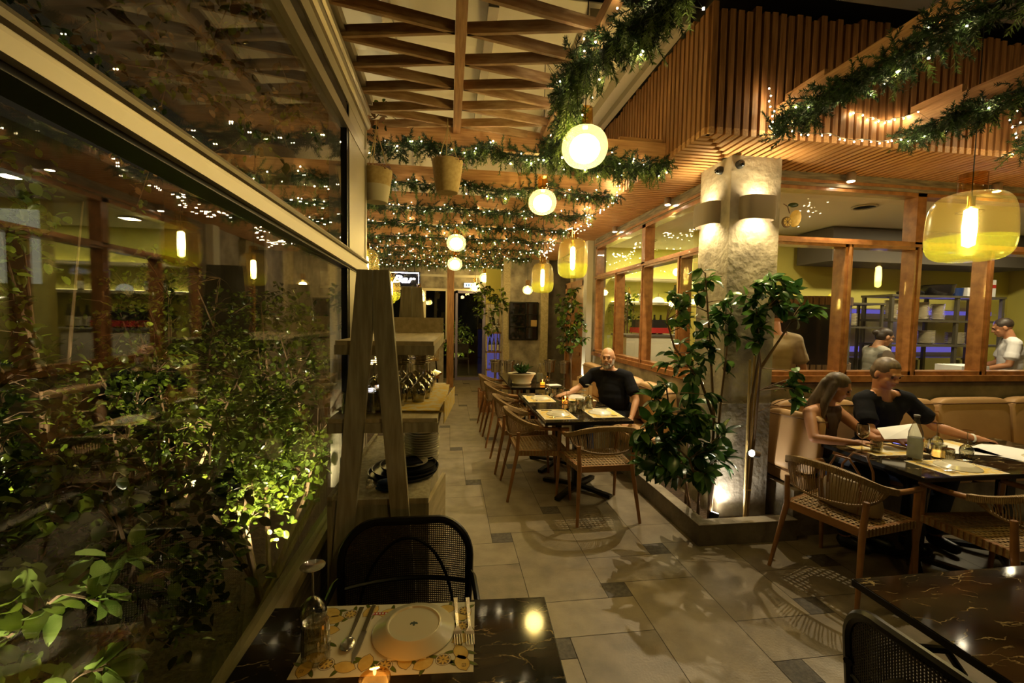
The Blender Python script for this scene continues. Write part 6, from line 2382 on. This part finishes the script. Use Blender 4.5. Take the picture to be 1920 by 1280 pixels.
def person(label, J, skin, shirt, trousers, loc=None, sleeve='short', hair=None, beard=False, belly=0.0, s=1.0, neck_open=.0, shoes='black_plastic', hgroup=None):
    """J: joints in world space. head (centre), face (forward vector), neck, chest, pelvis, shl/elb/wri for L and R, hip/kne/ank"""
    root = thing('person', label, 'person', tuple(J['pelvis'][:2]) + (0.0,), 0)
    O = Vector(J['pelvis'])
    O.z = 0
    j = {k: Vector(v) - (O if k not in ('face', 'bodyf', 'hdL', 'hdR', 'pnL', 'pnR') else Vector((0, 0, 0))) for k, v in J.items()}
    H = frame_from(j['face'])
    Bf = frame_from(j['bodyf'])
    hc = j['head']
    L = lambda x, y, z: hc + H @ Vector((x * s, y * s, z * s))
    b = MB()
    # skull, jaw, nose, ears, brows, chin, lips
    b.ell(L(0, -.012, .025), (.076 * s, .095 * s, .088 * s), H, 18)
    b.ell(L(0, .022, -.045), (.058 * s, .066 * s, .068 * s), H, 16)
    b.ell(L(0, .062, -.092), (.026 * s, .022 * s, .020 * s), H, 10)
    b.ell(L(0, .085, .028), (.050 * s, .012 * s, .012 * s), H, 10)
    b.cap(L(0, .086, .012), .010 * s, L(0, .104, -.022), .0135 * s, 8)
    for q in (-1, 1):
        b.ell(L(q * .012, .094, -.024), (.010 * s, .010 * s, .008 * s), H, 8)
        b.ell(L(q * .079, -.008, -.008), (.010 * s, .020 * s, .032 * s), H, 10)
        b.ell(L(q * .040, .055, -.025), (.022 * s, .022 * s, .022 * s), H, 10)
    b.ell(L(0, .082, -.058), (.024 * s, .010 * s, .010 * s), H, 8)
    nb = j['neck']
    b.cap(L(0, -.028, -.055), .054 * s, nb, .060 * s, 14)
    ch, pv = j['chest'], j['pelvis']
    # trunk
    sw = (j['shlL'] - j['shlR']).length / 2

    def trunk(g, mb):
        mb.ell(ch, (sw * .92 + g, .105 * s + g, .150 * s + g), Bf, 18)
        mb.ell(ch + Vector((0, 0, .075 * s)), (sw * .80 + g, .078 * s + g, .070 * s + g), Bf, 16)
        mid = (ch + pv) / 2
        mb.ell(mid + Bf @ Vector((0, .02 + belly * .5, -.0)), (.145 * s + belly * .5 + g, .105 * s + belly + g, .17 * s + g), Bf, 18)
        mb.ell(ch.lerp(mid, .5) + Bf @ Vector((0, .012 + belly * .3, 0)), (.150 * s + belly * .4 + g, .105 * s + belly * .6 + g, .15 * s + g), Bf, 18)
        mb.ell(pv + Vector((0, 0, .02)), (.165 * s + g, .115 * s + g, .12 * s + g), Bf, 18)
        mb.cap(nb, .058 * s + g * .3, ch + Vector((0, 0, .06)), .09 * s + g * .3, 12)
        for q in 'LR':
            mb.cap(nb.lerp(j['shl' + q], .3) - Vector((0, 0, .012)), .048 * s + g, j['shl' + q], .055 * s + g, 12)
            mb.cap(ch + (j['shl' + q] - ch) * .5, .08 * s + g, j['shl' + q], .052 * s + g, 12)
    trunk(0, b)
    for q in 'LR':
        a, e, w_ = j['shl' + q], j['elb' + q], j['wri' + q]
        b.cap(a, .050 * s, a.lerp(e, .35), .048 * s, 12).cap(a.lerp(e, .35), .048 * s, e, .037 * s, 12)
        b.cap(e, .037 * s, e.lerp(w_, .3), .039 * s, 12).cap(e.lerp(w_, .3), .039 * s, w_, .025 * s, 12)
        hand(b, w_, j['hd' + q], j['pn' + q], 1 if q == 'L' else -1, .35, s)
        hp, k_, an = j['hip' + q], j['kne' + q], j['ank' + q]
        b.cap(hp, .085 * s, k_, .058 * s, 12).cap(k_, .056 * s, k_.lerp(an, .35), .055 * s, 12).cap(k_.lerp(an, .35), .054 * s, an, .038 * s, 12)
        ff = Bf @ Vector((0, 1, 0))
        ff.z = 0
        ff.normalize()
        b.cap(an - Vector((0, 0, .03)), .036 * s, an + ff * .13 * s - Vector((0, 0, .045)), .030 * s, 10)
    body = remesh(b, 'body', skin, root, .0068)
    # shirt
    g = .016
    c = MB()
    trunk(g, c)
    for q in 'LR':
        a, e, w_ = j['shl' + q], j['elb' + q], j['wri' + q]
        if sleeve == 'short':
            c.cap(a, .056 * s + g * .6, a.lerp(e, .62), .052 * s + g, 12)
            c.tube([a.lerp(e, .5), a.lerp(e, .72)], .056 * s + g, 14)
        elif sleeve == 'none':
            pass
        else:
            c.cap(a, .056 * s + g * .6, e, .045 * s + g, 12).cap(e, .045 * s + g, w_, .03 * s + g, 12)
    sh = remesh(c, 'shirt', shirt, root, .0085, 5)
    # open the neckline (and the shoulders of a sleeveless top)
    me = sh.data
    import bmesh
    bm = bmesh.new()
    bm.from_mesh(me)
    kill = []
    for v in bm.verts:
        lv = Bf.transposed() @ (v.co - nb)
        if lv.z > -.012 - .5 * neck_open * max(0, lv.y * 8) and math.hypot(lv.x, lv.y) < .105 + neck_open * .3:
            kill.append(v)
        elif neck_open and lv.y > 0 and math.hypot(lv.x / .9, lv.z + .01) < neck_open:
            kill.append(v)
        elif sleeve == 'none' and abs(lv.x) > sw * .62 and lv.z > -.17:
            kill.append(v)
    bmesh.ops.delete(bm, geom=kill, context='VERTS')
    bm.to_mesh(me)
    bm.free()
    # trousers
    t_ = MB()
    t_.ell(pv, (.175 * s + .012, .13 * s + .012, .115 * s + .01), Bf, 16)
    for q in 'LR':
        hp, k_, an = j['hip' + q], j['kne' + q], j['ank' + q]
        t_.cap(hp, .098 * s, k_, .072 * s, 12).cap(k_, .072 * s, an + Vector((0, 0, .03)), .055 * s, 12)
    remesh(t_, 'trousers', trousers, root, .012, 5)
    for q in 'LR':
        an = j['ank' + q]
        ff = Bf @ Vector((0, 1, 0))
        ff.z = 0
        ff.normalize()
        m_ = MB().cap(an - Vector((0, 0, .045)), .046, an + ff * .14 - Vector((0, 0, .052)), .038, 12)
        o_ = m_.build('shoe', shoes, root, True)
    for q in (-1, 1):
        MB().ell(L(q * .031, .079, .008), .0085 * s, n=10).build('eye', 'eye', body, True)
        MB().ell(L(q * .032, .090, .030), (.018 * s, .005 * s, .0035 * s), H, 10).build('eyebrow', 'hair_dark', body, True)
    MB().ell(L(0, .090, -.058), (.022 * s, .006 * s, .0065 * s), H, 10).build('mouth', 'lips', body, True)
    if beard:
        m_ = MB()
        m_.ell(L(0, .030, -.088), (.058 * s, .062 * s, .036 * s), H, 14)
        m_.ell(L(0, .070, -.098), (.034 * s, .026 * s, .030 * s), H, 12)
        for q in (-1, 1):
            m_.cap(L(q * .058, .03, -.07), .020 * s, L(q * .070, .005, -.02), .013 * s, 8)
            m_.cap(L(q * .008, .094, -.046), .008 * s, L(q * .034, .078, -.062), .010 * s, 8)
        remesh(m_, 'beard', 'beard', body, .0055, 3)
    if hair:
        m_ = MB()
        m_.ell(L(0, -.022, .042), (.083 * s, .098 * s, .086 * s), H, 18)
        if hair == 'short':
            m_.ell(L(0, -.045, .0), (.083 * s, .075 * s, .085 * s), H, 16)
        if hair == 'long':
            for q in (-1, 1):
                m_.cap(L(q * .055, -.03, .02), .042 * s, L(q * .085, -.02, -.14), .034 * s, 10)
                m_.cap(L(q * .085, -.02, -.14), .034 * s, L(q * .080, .03, -.30), .024 * s, 10)
            m_.cap(L(0, -.06, .0), .07 * s, L(0, -.075, -.26), .055 * s, 12)
        if hair == 'bun':
            m_.ell(L(0, -.05, .0), (.080 * s, .07 * s, .08 * s), H, 14)
            m_.ell(L(0, -.13, .02), (.035 * s, .045 * s, .040 * s), H, 12)
        hm = remesh(m_, 'hair', {'short': 'hair_brown', 'long': 'hair_brown', 'bun': 'hair_dark', 'dark': 'hair_dark'}.get(hair, 'hair_dark'), body, .0075, 3)
        # trim the hair off the face
        bm = bmesh.new()
        bm.from_mesh(hm.data)
        kill = []
        for v in bm.verts:
            lv = H.transposed() @ (v.co - hc)
            if lv.y > .060 * s - .25 * max(0, lv.z - .03) and lv.z < .075 * s and abs(lv.x) < (.066 * s if lv.z > -.1 else .04):
                kill.append(v)
        bmesh.ops.delete(bm, geom=kill, context='VERTS')
        bm.to_mesh(hm.data)
        bm.free()
    return root, body


# bald man on the aisle bench, turned to the camera
J = dict(head=(1.775, 4.74, 1.215), face=(-.48, -.86, -.05), bodyf=(-.80, -.60, 0), neck=(1.82, 4.79, 1.085), chest=(1.87, 4.82, .90), pelvis=(1.98, 4.84, .58),
         shlL=(1.985, 4.66, 1.005), elbL=(2.035, 4.52, .77), wriL=(1.93, 4.40, .60), hdL=(-.75, -.4, -.35), pnL=(-.2, .2, -1),
         shlR=(1.70, 4.98, 1.005), elbR=(1.52, 4.98, .835), wriR=(1.36, 4.86, .795), hdR=(-.85, -.35, -.08), pnR=(0, 0, -1),
         hipL=(1.90, 4.72, .54), kneL=(1.52, 4.66, .54), ankL=(1.56, 4.66, .12),
         hipR=(1.92, 4.94, .54), kneR=(1.50, 4.98, .54), ankR=(1.52, 4.98, .12))
_, body = person('bald bearded person in a black T-shirt seated sideways on the aisle bench', J, 'skin', 'shirt_black', 'denim', belly=.045, beard=True)
O = Vector((1.98, 4.84, 0))
MB().tube([(Vector((1.93, 4.40, .60)) - O + Vector((.027 * math.cos(a), .012 * math.cos(a), .027 * math.sin(a)))) for a in np.linspace(0, 2 * PI, 16, endpoint=False)], .006, 6, closed=True).build('wristwatch', 'steel', body, True)

# woman with long hair reading the menu
J = dict(head=(2.955, 2.96, 1.155), face=(.62, -.62, -.42), bodyf=(.45, -.89, 0), neck=(2.93, 3.02, 1.02), chest=(2.91, 3.05, .86), pelvis=(2.90, 3.12, .57),
         shlR=(2.755, 2.99, .955), elbR=(2.66, 2.84, .80), wriR=(2.86, 2.70, .80), hdR=(.90, -.1, .08), pnR=(.1, 0, -1),
         shlL=(3.07, 3.08, .955), elbL=(3.17, 2.90, .80), wriL=(3.10, 2.76, .81), hdL=(.75, -.3, .1), pnL=(0, .2, -1),
         hipR=(2.84, 3.05, .53), kneR=(2.92, 2.72, .53), ankR=(2.90, 2.78, .10),
         hipL=(2.99, 3.08, .53), kneL=(3.10, 2.72, .53), ankL=(3.10, 2.80, .10))
person('person with long brown hair in a sleeveless dark top reading a menu', J, 'skin_tan', 'top_dark', 'denim', sleeve='none', hair='long', s=.90)
# man in black T-shirt beside her
J = dict(head=(3.43, 3.00, 1.255), face=(-.05, -.95, -.38), bodyf=(0, -1, 0), neck=(3.45, 3.06, 1.115), chest=(3.46, 3.08, .93), pelvis=(3.47, 3.14, .58),
         shlR=(3.27, 3.04, 1.035), elbR=(3.18, 2.88, .82), wriR=(3.28, 2.76, .795), hdR=(.4, -.75, -.05), pnR=(0, 0, -1),
         shlL=(3.67, 3.04, 1.035), elbL=(3.83, 2.94, .84), wriL=(3.98, 2.78, .785), hdL=(.86, -.2, -.05), pnL=(0, 0, -1),
         hipR=(3.38, 3.05, .54), kneR=(3.36, 2.66, .54), ankR=(3.36, 2.72, .10),
         hipL=(3.56, 3.05, .54), kneL=(3.60, 2.66, .54), ankL=(3.60, 2.72, .10))
_, body = person('person with short hair in a black T-shirt resting a hand on the table', J, 'skin_tan', 'shirt_black', 'denim', hair='short', neck_open=.075)
O = Vector((3.47, 3.14, 0))
MB().tube([(Vector((3.975, 2.785, .787)) - O + Vector((.010 * math.cos(a), .027 * math.cos(a), .027 * math.sin(a)))) for a in np.linspace(0, 2 * PI, 16, endpoint=False)], .007, 6, closed=True).build('bracelet', 'paper_white', body, True)
t = thing('menu_sheet', 'open white menu held up by the woman over the table', 'menu', (3.24, 2.72, .845), -.15)
MB().add([(-.15, -.06, -.02), (.10, -.08, .0), (.17, .05, .075), (-.10, .07, .03), (-.15, -.06, -.0185), (.10, -.08, .0015), (.17, .05, .0765), (-.10, .07, .0315)],
         [(3, 2, 1, 0), (4, 5, 6, 7), (0, 1, 5, 4), (1, 2, 6, 5), (2, 3, 7, 6), (3, 0, 4, 7)]).build('sheet', 'paper_white', t)


def standing(label, x, y, h, fd, skin, shirt, hair, lean=.0, arms='down', trousers='shirt_black'):
    f = Vector((fd[0], fd[1], 0)).normalized()
    r = Vector((f.y, -f.x, 0))
    k = h / 1.75

    def W(a, b_, c):   # right, forward, up
        return Vector((x, y, 0)) + r * a * k + f * b_ * k + Vector((0, 0, c * k))
    fo = lean
    J = dict(head=W(0, .05 + fo, 1.62), face=(f.x, f.y, -.35), bodyf=(f.x, f.y, 0), neck=W(0, fo * .7, 1.49), chest=W(0, fo * .5, 1.30), pelvis=W(0, 0, .95),
             shlR=W(.19, fo * .6, 1.42), shlL=W(-.19, fo * .6, 1.42), hipR=W(.09, 0, .9), hipL=W(-.09, 0, .9), kneR=W(.1, .03, .5), kneL=W(-.1, .03, .5), ankR=W(.1, 0, .08), ankL=W(-.1, 0, .08))
    if arms == 'work':
        J.update(elbR=W(.26, fo + .02, 1.15), elbL=W(-.26, fo + .02, 1.15), wriR=W(.16, fo + .25, 1.06), wriL=W(-.16, fo + .25, 1.06), hdR=(f.x, f.y, -.2), hdL=(f.x, f.y, -.2), pnR=(0, 0, -1), pnL=(0, 0, -1))
    else:
        J.update(elbR=W(.26, .0, 1.13), elbL=W(-.26, .0, 1.13), wriR=W(.27, .06, .88), wriL=W(-.27, .06, .88), hdR=(0, 0, -1), hdL=(0, 0, -1), pnR=tuple(-r), pnL=tuple(r))
    return person(label, {a: tuple(b_) for a, b_ in J.items()}, skin, shirt, trousers, hair=hair, s=k)


standing('kitchen worker with dark tied hair in a grey T-shirt leaning over the counter', 5.28, 4.85, 1.60, (1, -.35), 'skin', 'shirt_grey', 'bun', .12, 'work')
standing('kitchen worker in a white T-shirt at the right edge of the kitchen window', 7.30, 4.72, 1.75, (-.6, .6), 'skin_tan', 'shirt_white', 'dark', .08, 'work')
standing('person in a beige shirt seen from behind through the kitchen window beside the column', 3.30, 4.05, 1.80, (.35, 1), 'skin_tan', 'shirt_beige', 'dark', .05, 'down')
